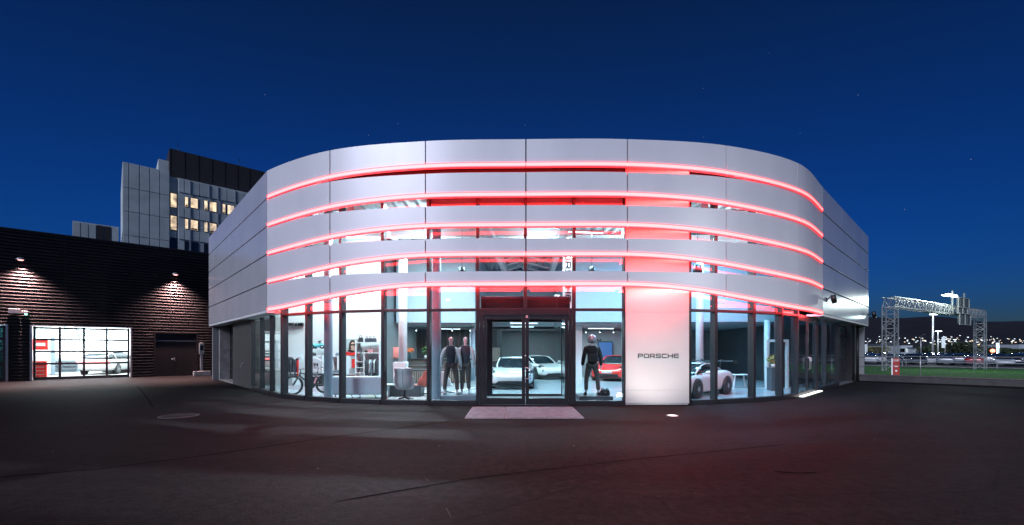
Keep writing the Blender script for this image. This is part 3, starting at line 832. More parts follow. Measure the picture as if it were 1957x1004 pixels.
SED = dict(L=4.95, body=[(0, .36, .50, .52, .50), (.006, .24, .60, .62, .70), (.03, .20, .66, .72, .86), (.09, .19, .74, .84, .95), (.17, .19, .80, .90, .98), (.26, .19, .87, .91, .965), (.36, .19, .92, .92, .955), (.55, .19, .94, .94, .955), (.72, .19, .97, .99, .985), (.85, .20, 1.0, .98, .99), (.95, .24, .98, .93, .93), (.99, .32, .92, .86, .80), (1, .45, .78, .74, .66)],
           cabin=[(.27, .86, .875, .70, .66), (.33, .88, 1.06, .78, .68), (.42, .90, 1.29, .83, .62), (.52, .91, 1.375, .84, .58), (.64, .92, 1.36, .84, .57), (.76, .94, 1.24, .80, .54), (.87, .96, 1.08, .70, .50), (.93, .97, 1.0, .58, .46)], wb=(.185, .775), wr=.355, tw=.25, track=(.86, .868))
COU = dict(L=4.55, body=[(0, .33, .42, .44, .55), (.006, .14, .50, .56, .72), (.03, .11, .56, .66, .85), (.09, .11, .62, .80, .92), (.17, .12, .70, .86, .94), (.26, .13, .80, .84, .93), (.36, .13, .88, .86, .90), (.52, .14, .90, .88, .90), (.66, .14, .92, .96, .97), (.78, .15, .95, .99, 1.0), (.88, .16, .93, .94, .97), (.96, .22, .84, .82, .88), (1, .34, .66, .64, .72)],
           cabin=[(.27, .80, .815, .66, .62), (.33, .86, 1.02, .74, .62), (.42, .88, 1.22, .77, .56), (.51, .88, 1.29, .78, .53), (.62, .90, 1.27, .76, .52), (.74, .92, 1.14, .70, .48), (.86, .92, .99, .56, .42), (.92, .90, .93, .46, .38)], wb=(.2, .745), wr=.345, tw=.29, track=(.82, .885))
HAT = dict(L=4.3, body=[(0, .36, .54, .56, .62), (.006, .24, .68, .68, .74), (.03, .2, .80, .78, .84), (.1, .19, .90, .86, .89), (.24, .19, .98, .94, .90), (.4, .19, .99, .96, .90), (.7, .19, 1.0, .98, .90), (.9, .2, 1.0, .98, .88), (.985, .28, .98, .95, .82), (1, .45, .8, .8, .74)],
           cabin=[(.22, .93, .95, .72, .66), (.32, .95, 1.24, .78, .64), (.42, .96, 1.46, .8, .60), (.6, .96, 1.52, .8, .58), (.8, .97, 1.47, .78, .56), (.93, .98, 1.3, .74, .56), (.985, .98, 1.06, .70, .6)], wb=(.19, .8), wr=.33, tw=.21, track=(.79, .79))
def make_car(name, label, spec, paint, loc, rz, group=None, wing=False, round_lamps=False, roof_paint=True, plate=True, sc=1):
    root = thing(name, label, 'car', loc, rz, group)
    L = spec['L']
    mb = MB(); mb.loft(car_shell(L, spec['body'])); mb.build('body', paint, root, sub=1)
    mb = MB(); mb.loft(cabin_shell(L, spec['cabin'])); mb.build('windows', M['car_glass'], root, sub=1)
    cb = spec['cabin']
    mb = MB()                                                   # pillars and roof rails in body colour
    for s in (-1, 1):
        side = [(L / 2 - f * L, s * (lerp(wb, wt, .86) + .012), zt - .15 * (zt - zb) + .008) for f, zb, zt, wb, wt in cb]
        mb.tube([(L / 2 - cb[0][0] * L, s * cb[0][3] * .98, cb[0][1])] + side[1:], .032, 6)
        f, zb, zt, wb, wt = cb[4]; x = L / 2 - f * L
        mb.tube([(x, s * (wb + .0), zb + .02), (x - .03, s * (lerp(wb, wt, .45) + .015), lerp(zb, zt, .5)), (x - .06, s * wt, zt - .12)], .028, 6)
    mb.build('pillar', paint, root)
    if roof_paint:
        mb = MB(); rr = []
        for f, zb, zt, wb, wt in cb[2:6]:
            x = L / 2 - f * L
            rr.append([(x, y * wt, zt + .012 - abs(y) ** 3 * .06 * (zt - zb)) for y in (-.95, -.6, 0, .6, .95)])
        mb.loft(rr, closed=False, caps=False); mb.build('roof', paint, root, sub=1)
    x0, x1 = L / 2 - spec['wb'][0] * L, L / 2 - spec['wb'][1] * L
    for x, tk in ((x0, spec['track'][0]), (x1, spec['track'][1])):
        for s in (1, -1):
            mb = MB(); r = spec['wr']; mb.lathe([(r * 1.14, s * (tk + .02)), (r * 1.14, s * (tk + spec['tw'] / 2 - .012))], 30, (x, 0, r), 'y')
            mb.build('wheel_arch', M['car_dark'], root)
            wheel(root, x, s * tk + s * .008, r, spec['tw'], s, rim_m=M['galv'] if wing else M['steel'])
    b = spec['body']
    zf = b[2][3]
    for s in (-1, 1):
        if round_lamps:
            c = (L / 2 - .085 * L, s * .66, .735)
            mb = MB(); mb.ball(c, .10, .13, .12); hl = mb.build('headlight', M['car_dark'], root)
            mb = MB()
            for dy, dz in ((-.045, .04), (.045, .04), (-.045, -.04), (.045, -.04)): mb.ball((c[0] + .085, c[1] + dy, c[2] + dz), .022)
            mb.build('lens', M['steel'], hl)
        else:
            pts = [(L / 2 - .045 * L, s * .60, .665), (L / 2 - .058 * L, s * .74, .715), (L / 2 - .085 * L, s * .84, .75), (L / 2 - .12 * L, s * .90, .765)]
            mb = MB(); mb.tube(pts, [.03, .085, .10, .03], 10); hl = mb.build('headlight', M['car_dark'], root)
            mb = MB(); mb.ball((L / 2 - .040 * L, s * .715, .72), .03); mb.ball((L / 2 - .052 * L, s * .80, .735), .03); mb.build('lens', M['steel'], hl)
            mb = MB(); mb.tube([(L / 2 - .03 * L, s * .77, .62), (L / 2 - .032 * L, s * .80, .5), (L / 2 - .03 * L, s * .76, .36)], [.02, .045, .02], 8); mb.build('air_inlet', M['car_dark'], root)
        mb = MB(); xm = L / 2 - cb[1][0] * L + .02
        mb.ball((xm, s * (b[5][4] + .13), .97 if not wing else .93), .07, .11, .075); mb.tube([(xm, s * (b[5][4] + .06), .92), (xm - .02, s * (b[5][4] - .12), .87)], .02, 6); mb.build('mirror', paint, root)
    mb = MB()
    mb.loft([[(L / 2 - f * L + .012, y, z) for y, z in ((-w, z0), (w, z0), (w * .93, z1), (-w * .93, z1))] for f, w, z0, z1 in ((.06, .74, .21, .36), (.012, .66, .22, .37), (-.002, .50, .23, .37))], smooth=False)
    mb.build('grille', M['car_dark'], root, bev=.02)
    mb = MB(); mb.loft([[(L / 2 - f * L, y, z) for y, z in ((-w, .13), (w, .13), (w, .205), (-w, .205))] for f, w in ((.1, .93), (.03, .86), (.0, .66), (-.006, .4))], smooth=False); mb.build('splitter', M['car_dark'], root)
    if plate:
        mb = MB(); mb.box(L / 2 + .004, L / 2 + .02, -.26, .26, .40, .51); mb.build('number_plate', M['plate'], root)
    if wing:
        mb = MB(); zz = 1.30; xw = -L / 2 + .22
        mb.extr([(xw - .2, zz - .01), (xw - .12, zz - .035), (xw + .06, zz - .03), (xw + .19, zz + .0), (xw + .06, zz + .015), (xw - .12, zz + .03)], 'y', -.92, .92)
        w = mb.build('rear_wing', M['car_dark'], root, bev=.006)
        mb = MB()
        for s in (-1, 1): mb.box(xw - .24, xw + .22, s * .925, s * .94, zz - .14, zz + .05)
        mb.build('end_plate', M['car_dark'], w)
        for s in (-1, 1):
            mb = MB(); mb.tube([(xw + .25, s * .42, .92), (xw + .22, s * .42, 1.2), (xw + .10, s * .42, 1.36), (xw, s * .42, zz + .01)], .025, 6); mb.build('wing_strut', M['car_dark'], root)
        for s in (-1, 1):
            mb = MB()
            for i in range(3): mb.tube([(L / 2 - (.155 + i * .012) * L, s * .66, .885), (L / 2 - (.165 + i * .012) * L, s * .86, .865)], .012, 6)
            mb.build('fender_louvre', M['car_dark'], root)
            mb = MB(); mb.box(.05, .12, s * .905, s * .915, .40, .78); mb.box(.12, .20, s * .905, s * .915, .60, .66); mb.build('door_marking', M['letter'], root)
    else:
        for s in (-1, 1):
            mb = MB(); mb.box(-.1, .08, s * (b[6][4] + .012), s * (b[6][4] + .03), .79, .815); mb.build('door_handle', paint, root)
    root.scale = (sc,) * 3
    return root
FZ = .02
make_car('sports_car', 'white electric sports saloon facing the entrance, seen through the left door leaf', SED, M['car_white'], (.06, 19.0, FZ), R(-92.5), 'white cars behind the entrance', sc=.92)
make_car('sports_car', 'white sports saloon parked further back, seen through the right door leaf', SED, M['car_white'], (1.40, 24.4, FZ), R(-66), 'white cars behind the entrance', sc=.92)
make_car('sports_car', 'bright red car behind the helmeted mannequin near the display wall', COU, M['car_red'], (5.75, 23.2, FZ), R(-118))
make_car('race_car', 'white race style coupe with tall black rear wing beside the white sign pillar', COU, M['car_white'], (6.30, 15.15, FZ), R(-138), wing=True, round_lamps=True, plate=False, sc=.88)

# ------------------------------------------------------------------ mannequins
def skin(name, verts, edges, m, parent, root_i=0, sub=2):
    me = bpy.data.meshes.new(name)
    me.from_pydata([v[0] for v in verts], edges, [])
    o = bpy.data.objects.new(name, me); COL.objects.link(o)
    md = o.modifiers.new('Skin', 'SKIN'); md.use_smooth_shade = True
    for i, v in enumerate(verts):
        r = v[1] if isinstance(v[1], tuple) else (v[1], v[1])
        me.skin_vertices[0].data[i].radius = r; me.skin_vertices[0].data[i].use_root = (i == root_i)
    s = o.modifiers.new('Subsurf', 'SUBSURF'); s.levels = s.render_levels = sub
    dg = bpy.context.evaluated_depsgraph_get()
    nm = bpy.data.meshes.new_from_object(o.evaluated_get(dg))
    o.modifiers.clear(); o.data = nm; nm.materials.clear(); nm.materials.append(m)
    for p in nm.polygons: p.use_smooth = True
    o.parent = parent
    return o
def mannequin(label, loc, rz, jacket, trousers, sleeves=None, arms=.26, legs=.16, helmet=False, bag=False, group='display mannequins in the windows'):
    root = thing('mannequin', label, 'mannequin', loc, rz, group)
    a, l = arms, legs
    J = {'pelvis': ((0, 0, .95), (.145, .10)), 'waist': ((0, .01, 1.10), (.125, .09)), 'chest': ((0, .0, 1.30), (.16, .105)), 'sh': ((0, 0, 1.44), (.12, .075)), 'neck': ((0, .01, 1.53), .052), 'head0': ((0, .02, 1.62), (.07, .085)), 'head1': ((0, .02, 1.72), (.078, .095)), 'head2': ((0, .01, 1.79), (.05, .06))}
    for s, n in ((-1, 'l'), (1, 'r')):
        J['s' + n] = ((s * .185, 0, 1.43), .062); J['e' + n] = ((s * a, .03, 1.14), .043); J['w' + n] = ((s * (a + .02), -.05, .90), .030); J['p' + n] = ((s * (a + .02), -.07, .83), (.036, .02))
        J['h' + n] = ((s * .09, 0, .90), .095); J['k' + n] = ((s * (l - .02), -.02, .50), .058); J['a' + n] = ((s * l, .02, .10), .040); J['f' + n] = ((s * (l + .01), .0, .045), .04); J['t' + n] = ((s * (l + .03), -.16, .03), (.042, .026))
    def sk(name, keys, edges, m, grow=0, ov={}):
        ks = list(keys); vs = []
        for k in ks:
            p, r = J[k]; r = ov.get(k, r)
            r = tuple(q + grow for q in r) if isinstance(r, tuple) else r + grow
            vs.append((p, r))
        return skin(name, vs, [(ks.index(p), ks.index(q)) for p, q in edges], m, root)
    arms_e = [e for n in 'lr' for e in (('sh', 's' + n), ('s' + n, 'e' + n), ('e' + n, 'w' + n), ('w' + n, 'p' + n))]
    legs_e = [e for n in 'lr' for e in (('pelvis', 'h' + n), ('h' + n, 'k' + n), ('k' + n, 'a' + n), ('a' + n, 'f' + n), ('f' + n, 't' + n))]
    spine = [('pelvis', 'waist'), ('waist', 'chest'), ('chest', 'sh'), ('sh', 'neck'), ('neck', 'head0'), ('head0', 'head1'), ('head1', 'head2')]
    bd = sk('body', J.keys(), spine + arms_e + legs_e, M['skin_white'], 0, {'chest': (.12, .07), 'waist': (.10, .07), 'pelvis': (.11, .08), 'sh': (.08, .05), 'sl': .045, 'sr': .045, 'hl': .07, 'hr': .07, 'neck': .040, 'head0': (.058, .075), 'head1': (.08, .098)})
    # hands: four unequal curled fingers and a thumb on each palm
    for s, n in ((-1, 'l'), (1, 'r')):
        p = Vector(J['p' + n][0]); mb = MB()
        for i, (dy, ln) in enumerate(((-.028, .070), (-.010, .080), (.009, .074), (.026, .058))):
            q = p + Vector((0, dy, -.02))
            mb.tube([q, q + Vector((-s * .004, -.004, -ln * .5)), q + Vector((-s * .018, -.006, -ln))], [.0095, .0088, .0065], 6)
        q = p + Vector((-s * .012, -.03, .03)); mb.tube([q, q + Vector((-s * .012, -.03, -.03)), q + Vector((-s * .014, -.036, -.06))], [.011, .010, .007], 6)
        mb.build('hand', M['skin_white'], root)
    J['jl'] = ((0, 0, .88), (.155, .115))
    sk('jacket', ['waist', 'jl', 'chest', 'sh', 'neck'] + ([k for n in 'lr' for k in ('s' + n, 'e' + n, 'w' + n)] if not sleeves else ['sl', 'sr']),
       [('waist', 'jl'), ('waist', 'chest'), ('chest', 'sh'), ('sh', 'neck')] + ([e for n in 'lr' for e in (('sh', 's' + n), ('s' + n, 'e' + n), ('e' + n, 'w' + n))] if not sleeves else [('sh', 'sl'), ('sh', 'sr')]), jacket, .024, {'neck': .036, 'waist': (.128, .095)})
    if sleeves:
        for n in 'lr': sk('sleeve', ['s' + n, 'e' + n, 'w' + n], [('s' + n, 'e' + n), ('e' + n, 'w' + n)], sleeves, .016)
    for n in 'lr': J['c' + n] = ((J['a' + n][0][0], .02, .13), .045)
    sk('trousers', ['pelvis', 'hl', 'kl', 'cl', 'hr', 'kr', 'cr'], [('pelvis', 'hl'), ('hl', 'kl'), ('kl', 'cl'), ('pelvis', 'hr'), ('hr', 'kr'), ('kr', 'cr')], trousers, .017, {'pelvis': (.115, .085)})
    for n in 'lr':
        f = J['f' + n][0]; mb = MB()
        mb.loft([[(f[0] + x * w, f[1] + y, z) for x, z in ((-1, 0), (1, 0), (1, h * .6), (.6, h), (-.6, h), (-1, h * .6))] for y, w, h in ((.085, .030, .06), (.06, .042, .10), (-.02, .046, .10), (-.10, .05, .07), (-.17, .046, .055), (-.205, .025, .04))])
        mb.build('shoe', M['cloth_black'] if helmet else M['skin_white'], root, sub=1)
    if helmet:
        mb = MB(); mb.ball((0, .01, 1.715), .135, .155, .145, 20, 12); hm = mb.build('helmet', M['helmet'], root)
        mb = MB(); mb.torus((0, .015, 1.625), .108, .02, 'z', 20, 6); mb.build('helmet_rim', M['car_dark'], hm)
        mb = MB(); mb.ball((0, -.075, 1.70), .118, .09, .06, 16, 8); mb.build('visor', M['car_glass'], hm)
    if bag:
        o = thing('shoulder_bag', 'small black shoulder bag on the back of the helmeted mannequin', 'bag', loc, rz)
        mb = MB(); mb.box(-.15, .16, .155, .24, 1.02, 1.26); mb.build('bag', M['cloth_black'], o, bev=.03)
        mb = MB(); mb.box(-.06, .07, .241, .252, 1.10, 1.2); mb.build('pocket', M['car_dark'], o, bev=.006)
        mb = MB(); mb.tube([(-.13, .16, 1.06), (-.14, .155, 1.25), (-.135, .12, 1.42), (-.125, .02, 1.535), (-.12, -.12, 1.42)], .016, 6); mb.build('strap', M['car_dark'], o)
        mb = MB(); mb.box(-.15, -.12, .17, .19, 1.06, 1.18); mb.build('buckle', M['skin_white'], o)
    return root
PZ = .20
pl = at(862, 700, 13.5); 
def plinth(label, px0, px1, Y, dep, m):
    x0, x1 = (px0 - CX) / F * Y, (px1 - CX) / F * Y
    o = thing('display_plinth', label, 'plinth', ((x0 + x1) / 2, Y + dep / 2, FZ))
    w = (x1 - x0) / 2
    mb = MB(); mb.box(-w, w, -dep / 2, dep / 2, .02, PZ - FZ); mb.build('block', m, o, bev=.006)
    mb = MB(); mb.box(-w + .03, w - .03, -dep / 2 + .03, dep / 2 - .03, 0, .02); mb.build('base', M['car_dark'], o)
    return o
plinth('low grey blue plinth carrying the pair of mannequins in vests', 841, 908, 12.85, 1.0, M['plinth'])
plinth('low dark slate plinth carrying the helmeted mannequin', 1108, 1172, 12.75, .95, M['plinth_dark'])
mannequin('taller mannequin in dark padded vest with pale sleeves, legs apart', ((862 - CX) / F * 13.35, 13.35, PZ), R(172), M['cloth_blue'], M['cloth_grey'], M['cloth_pale'], .29, .20)
mannequin('slimmer mannequin in dark vest with pale sleeves, standing nearest the left door frame', ((889.5 - CX) / F * 13.5, 13.5, PZ), R(186), M['cloth_blue'], M['cloth_grey'], M['cloth_pale'], .25, .11)
mannequin('mannequin with silver helmet, black jacket and grey trousers, right of the entrance', ((1131.5 - CX) / F * 13.2, 13.2, PZ), R(180), M['cloth_black'], M['cloth_grey'], None, .27, .19, True, True)
bb = thing('camera_bag', 'small black bag with two upright handles on the slate plinth beside the helmeted mannequin', 'bag', ((1156 - CX) / F * 13.05, 13.05, PZ))
mb = MB(); mb.loft([[(x * w, y * t, z) for x, y in ((-1, -1), (1, -1), (1, 1), (-1, 1))] for w, t, z in ((.13, .09, 0), (.14, .10, .06), (.125, .085, .15), (.10, .06, .19))], smooth=False); mb.build('body', M['cloth_black'], bb, bev=.02)
for x in (-.07, .07):
    mb = MB(); mb.tube([(x - .03, 0, .17), (x - .025, 0, .22), (x + .025, 0, .22), (x + .03, 0, .17)], .012, 6); mb.build('handle', M['car_dark'], bb)
mb = MB(); mb.ball((.0, -.10, .10), .012); mb.build('clasp', M['steel'], bb)

# ------------------------------------------------------------------ lounge furniture
def egg_chair(label, loc, rz, m, sc=1.0, group='lounge armchairs'):
    root = thing('swivel_armchair', label, 'armchair', loc, rz, group)
    # shell: back at +y ... open towards -y
    rows = []
    for (z, ry, w, open_) in ((.36, .22, .20, 1.9), (.40, .30, .28, 1.75), (.50, .36, .34, 1.6), (.62, .38, .375, 1.5), (.72, .38, .385, 1.42), (.80, .375, .375, 1.25), (.86, .37, .35, 1.05), (.94, .38, .36, .95), (1.02, .40, .395, .9), (1.09, .41, .41, .84), (1.13, .40, .39, .75)):
        rows.append([(w * sc * math.sin(t), (ry * math.cos(t) * (1 if math.cos(t) > 0 else .9) + (z - .4) * .10) * sc, z * sc) for t in [(-1 + 2 * i / 16) * open_ for i in range(17)]])
    mb = MB(); mb.loft(rows, closed=False, caps=False); o = mb.build('shell', m, root)
    md = o.modifiers.new('Solidify', 'SOLIDIFY'); md.thickness = .06 * sc; md.offset = -1
    md = o.modifiers.new('Subsurf', 'SUBSURF'); md.levels = md.render_levels = 1
    mb = MB(); mb.loft([[(.30 * sc * math.sin(t) * k, -.04 + .30 * sc * math.cos(t) * k, z * sc) for t in [2 * math.pi * i / 20 for i in range(20)]] for z, k in ((.36, .7), (.39, .98), (.46, 1.02), (.49, .85))]); mb.build('seat', m, root)
    mb = MB(); mb.tube([(0, .395 * sc, .42 * sc), (0, .425 * sc, .6 * sc), (0, .43 * sc, .75 * sc), (0, .43 * sc, .9 * sc), (0, .475 * sc, 1.1 * sc)], .006, 6); mb.build('seam', M['plinth'], root)
    mb = MB(); mb.tube([(0, 0, .06), (0, 0, .37 * sc)], .03, 12)
    for k in range(4):
        a = R(45 + 90 * k); mb.tube([(0, 0, .075), (.32 * math.cos(a), .32 * math.sin(a), .02)], [.026, .016], 8)
    mb.build('star_base', M['dark_metal'], root)
    return root
egg_chair('pale grey winged swivel armchair with its back to the window', (at(773.5, 0, 13.35).x, 13.35, .03), R(184), M['chair'], .90)
egg_chair('coral pink swivel armchair turned sideways behind the pale one', (at(806, 0, 14.7).x, 14.7, .03), R(245), M['coral'], .76)
egg_chair('pale grey swivel armchair half hidden behind the mannequins', (at(852, 0, 15.2).x, 15.2, .03), R(150), M['chair'], .72)

sx = at(690, 0, 13.75)
sofa = thing('sofa', 'low blue grey fabric sofa with thin sled legs, back to the window', 'sofa', (sx.x - .02, 13.75, FZ), R(3))
mb = MB(); mb.box(-.78, .78, -.36, -.16, .16, .74); mb.build('backrest', M['sofa'], sofa, bev=.06)
mb = MB(); mb.box(-.6, .78, -.155, .50, .18, .44); mb.build('seat', M['sofa'], sofa, bev=.05)
mb = MB(); mb.box(-.78, -.605, -.155, .52, .16, .72); mb.build('armrest', M['sofa'], sofa, bev=.05)
mb = MB(); mb.box(-.42, .1, -.13, .05, .46, .78); mb.build('cushion', M['cloth_grey'], sofa, bev=.06)
for x in (-.62, -.12, .6):
    mb = MB(); mb.tube([(x - .08, -.30, .17), (x, -.33, .012), (x + .0, .42, .012), (x - .08, .40, .17)], .012, 6); mb.build('leg', M['dark_metal'], sofa)
tb = at(775, 0, 14.4)
ct = thing('coffee_table', 'dark slate block coffee table behind the pale armchair', 'table', (tb.x, 14.55, .03))
mb = MB(); mb.box(-.55, .55, -.3, .3, .0, .34); mb.build('block', M['plinth_dark'], ct, bev=.008)
mb = MB(); mb.box(-.56, .56, -.31, .31, .342, .36); mb.build('top', M['wall_dark'], ct)
st = thing('side_table', 'small round white side table beside the pale armchair', 'table', (at(743, 0, 14.0).x, 14.0, FZ))
mb = MB(); mb.lathe([(.20, .42), (.21, .43), (.21, .445), (.20, .45)], 24); mb.build('top', M['wall_white'], st)
mb = MB(); mb.tube([(0, 0, .01), (0, 0, .42)], .02, 8); mb.lathe([(.13, 0), (.13, .012)], 20); mb.build('leg', M['wall_white'], st)
wp = thing('info_desk', 'white tapered desk against the round column behind the armchair', 'desk', (at(766, 0, 16.4).x, 16.4, FZ))
mb = MB(); mb.loft([[(x, y, z) for x, y in ((-w, -.2), (w, -.2), (w, .2), (-w, .2))] for w, z in ((.22, 0), (.24, .96), (.25, 1.06), (.23, 1.10))], smooth=False); mb.build('block', M['wall_white'], wp, bev=.01)
mb = MB(); mb.box(-.14, .12, -.14, .1, 1.101, 1.12); tag(mb.build('brochure', M['wood_mid']), 'brown brochure lying on the white tapered desk', 'brochure').location = wp.location
# bar with timber front, lamp, vase and plant
bar_ = thing('bar_counter', 'long dark timber bar counter under the black slatted screen', 'counter', (-3.6, 20.6, FZ))
mb = MB(); mb.box(-1.6, 1.65, -.35, .35, 1.08, 1.14); mb.build('top', M['black'], bar_, bev=.006)
mb = MB(); mb.box(-1.55, 1.6, -.30, .3, 0, 1.078); mb.build('front', M['wood'], bar_)
mb = MB()
for i in range(30): mb.box(-1.52 + i * .104, -1.52 + i * .104 + .055, -.33, -.302, .05, .55)
mb.build('slat', M['wood_mid'], bar_)
mb = MB(); mb.box(-1.55, 1.6, -.325, -.301, .62, .66); mb.box(-1.55, 1.6, -.325, -.301, .82, .85); mb.build('rail', M['steel'], bar_)
lp = thing('table_lamp', 'glowing coral drum lamp standing on the bar counter', 'lamp', (at(757, 0, 20.4).x, 20.3, FZ + 1.14))
M['lampshade'] = mat('coral_lampshade', (.75, .22, .19), .7)
lb = M['lampshade'].node_tree.nodes['Principled BSDF']; lb.inputs['Emission Color'].default_value = (1, .33, .28, 1); lb.inputs['Emission Strength'].default_value = .45
mb = MB(); mb.lathe([(.38, .06), (.385, .5), (.38, .53), (.36, .54)], 28); mb.build('lamp_shade', M['lampshade'], lp)
mb = MB(); mb.lathe([(.14, 0), (.14, .02), (.03, .03), (.03, .06)], 16); mb.build('base', M['steel'], lp)
va = thing('flower_vase', 'glass vase with orange flowers on the bar counter', 'vase', (at(782, 0, 20.35).x, 20.35, FZ + 1.14))
mb = MB(); mb.lathe([(.07, 0), (.09, .1), (.06, .26), (.08, .3)], 16); mb.build('vase', M['glass_teal'], va)
mb = MB()
for i in range(14): a = i * 2.4; r = .05 + .012 * i; mb.ball((r * math.cos(a), r * math.sin(a), .40 + .06 * math.sin(i * 1.7)), .055, nu=7, nv=5)
mb.build('blossom', M['orange'], va)
def leafy(name, label, cat, loc, r, h, m, pot=True, n=160, group=None, leaf=.09):
    o = thing(name, label, cat, loc, 0, group)
    if pot:
        mb = MB(); mb.lathe([(r * .42, 0), (r * .55, h * .28), (r * .50, h * .28)], 16); mb.build('pot', M['wall_white'], o)
    mb = MB(); rnd = random.Random(hash(label) % 1000 if False else len(label))
    for i in range(n):
        v = Vector((rnd.gauss(0, 1), rnd.gauss(0, 1), rnd.gauss(0, .8))); v = v.normalized() * r * rnd.random() ** .4
        c = Vector((0, 0, h * (.68 if pot else .6))) + v
        a = Vector((rnd.uniform(-1, 1), rnd.uniform(-1, 1), rnd.uniform(-.4, 1))).normalized() * leaf; b = a.cross(Vector((rnd.uniform(-1, 1), rnd.uniform(-1, 1), .3))).normalized() * leaf * .4
        mb.add([c - a, c + b, c + a, c - b], [(0, 1, 2, 3)])
    mb.build('foliage', m, o, recalc=False)
    mb = MB(); mb.tube([(0, 0, 0 if not pot else h * .25), (0, 0, h * .6)], r * .05, 6); mb.build('stem', M['wood'], o)
    return o
leafy('potted_plant', 'bushy green plant in a white pot on the bar counter', 'plant', (at(815, 0, 20.5).x, 20.5, FZ + 1.14), .22, .55, M['leaf'])
leafy('potted_plant', 'small yellow green plant beside the white inner door frame', 'plant', (at(1478, 0, 16.4).x, 16.4, FZ + .9), .18, .45, mat('yellow_leaf', (.34, .30, .10), .6, 0, .4, 12))
pd = thing('plant_stand', 'dark square stand carrying the yellow green plant', 'stand', (at(1478, 0, 16.4).x, 16.4, FZ)); mb = MB(); mb.box(-.16, .16, -.16, .16, .02, .88); mb.build('block', M['plinth_dark'], pd, bev=.006); mb = MB(); mb.box(-.18, .18, -.18, .18, .882, .9); mb.build('top', M['steel'], pd)
# pale trestle table behind the race car
tt = thing('trestle_table', 'pale low table with splayed legs behind the winged coupe', 'table', (at(1413, 0, 17.6).x, 17.6, FZ))
mb = MB(); mb.box(-.42, .42, -.25, .25, .53, .56); mb.build('top', M['wall_white'], tt, bev=.008)
for x, y in ((-1, -1), (1, -1), (1, 1), (-1, 1)):
    mb = MB(); mb.bar((x * .26, y * .16, .53), (x * .36, y * .22, 0), .045); mb.build('leg', M['wall_white'], tt)
# screens
for (px, label) in ((1157, 'blue lit wall screen right of the helmeted mannequin'), (1104, 'blue lit wall screen left of the helmeted mannequin')):
    Y = 24.2 if px > 1120 else 26.0
    c = at(px, 670, Y); o = thing('wall_screen', label, 'screen', tuple(c), 0, 'blue screens')
    mb = MB(); mb.box(-.42, .42, -.0, .05, -.58, .5); mb.build('frame', M['car_dark'], o, bev=.006)
    mb = MB(); mb.box(-.38, .38, -.012, -.001, -.54, .46); mb.build('screen', emit('blue_screen', (.04, .20, .62), .7, True, .01), o)
# pendant lamps
for px, y, Y, lb_ in ((883, 517, 15.5, 'dark bell pendant lamp above the mannequins in vests'), (1131, 517, 15.5, 'dark bell pendant lamp above the helmeted mannequin'), (1333, 513, 15.0, 'dark bell pendant lamp behind the right edge of the sign pillar')):
    c = at(px, y, Y); o = thing('pendant_lamp', lb_, 'pendant lamp', tuple(c), 0, 'dark pendant lamps')
    mb = MB(); mb.lathe([(.16, -.16), (.155, -.05), (.12, .10), (.05, .14), (.02, .15)], 24); sh = mb.build('lamp_shade', M['car_dark'], o)
    mb = MB(); mb.tube([(0, 0, .15), (0, 0, 6.5 - c.z)], .008, 6); mb.build('cord', M['car_dark'], o)
# ceiling luminaires
M['tube'] = emit('light_tube', (.80, .95, 1), 5)
for i, (x, y, z, w) in enumerate(((-6.6, 15.8, 5.9, 1.5), (-3.4, 15.0, 5.9, 1.5), (-3.2, 17.4, 5.9, 1.5), (-.6, 15.6, 5.6, 1.2), (2.6, 15.6, 5.9, 1.5), (5.4, 16.2, 5.9, 1.5), (8.3, 17.4, 5.9, 1.5), (11.0, 17.0, 5.5, 1.2), (-3.4, 22.6, 2.72, 1.4), (.6, 21.5, 2.95, 1.4), (4.6, 22.2, 2.72, 1.4), (8.4, 22.5, 2.72, 1.4), (.6, 25, 2.95, 1.4), (-9, 17.2, 5.9, 1.4))):
    o = thing('ceiling_light', 'slim white linear ceiling light inside the showroom', 'ceiling light', (x, y, z), R(8 * (i % 3)), 'linear ceiling lights')
    mb = MB(); mb.box(-w / 2, w / 2, -.05, .05, -.04, .04); mb.build('housing', M['white_steel'], o)
    mb = MB(); mb.box(-w / 2 + .03, w / 2 - .03, -.04, .04, -.055, -.041); mb.build('diffuser', M['tube'], o)
# track spots on black rails
for (x0, x1, y, z) in ((3.7, 6.6, 23.9, 2.66), (-5.2, -1.9, 21.6, 2.66)):
    o = thing('spot_track', 'black ceiling rail with small spotlights ' + ('above the red car' if x0 > 0 else 'above the bar counter'), 'spot track', (x0, y, z), 0)
    mb = MB(); mb.box(0, x1 - x0, -.02, .02, 0, .04); mb.build('rail', M['car_dark'], o)
    for i in range(4):
        X = .4 + i * (x1 - x0 - .6) / 3
        mb = MB(); mb.tube([(X, 0, 0), (X, -.02, -.06)], .012, 6); mb.tube([(X, .03, -.05), (X, -.09, -.12)], .035, 10); sp = mb.build('spotlight', M['white_steel'], o)
        mb = MB(); mb.ball((X, -.096, -.124), .022, nu=8, nv=5); mb.build('bulb', emit('spot_bulb', (.9, 1, 1), 8, False), sp)

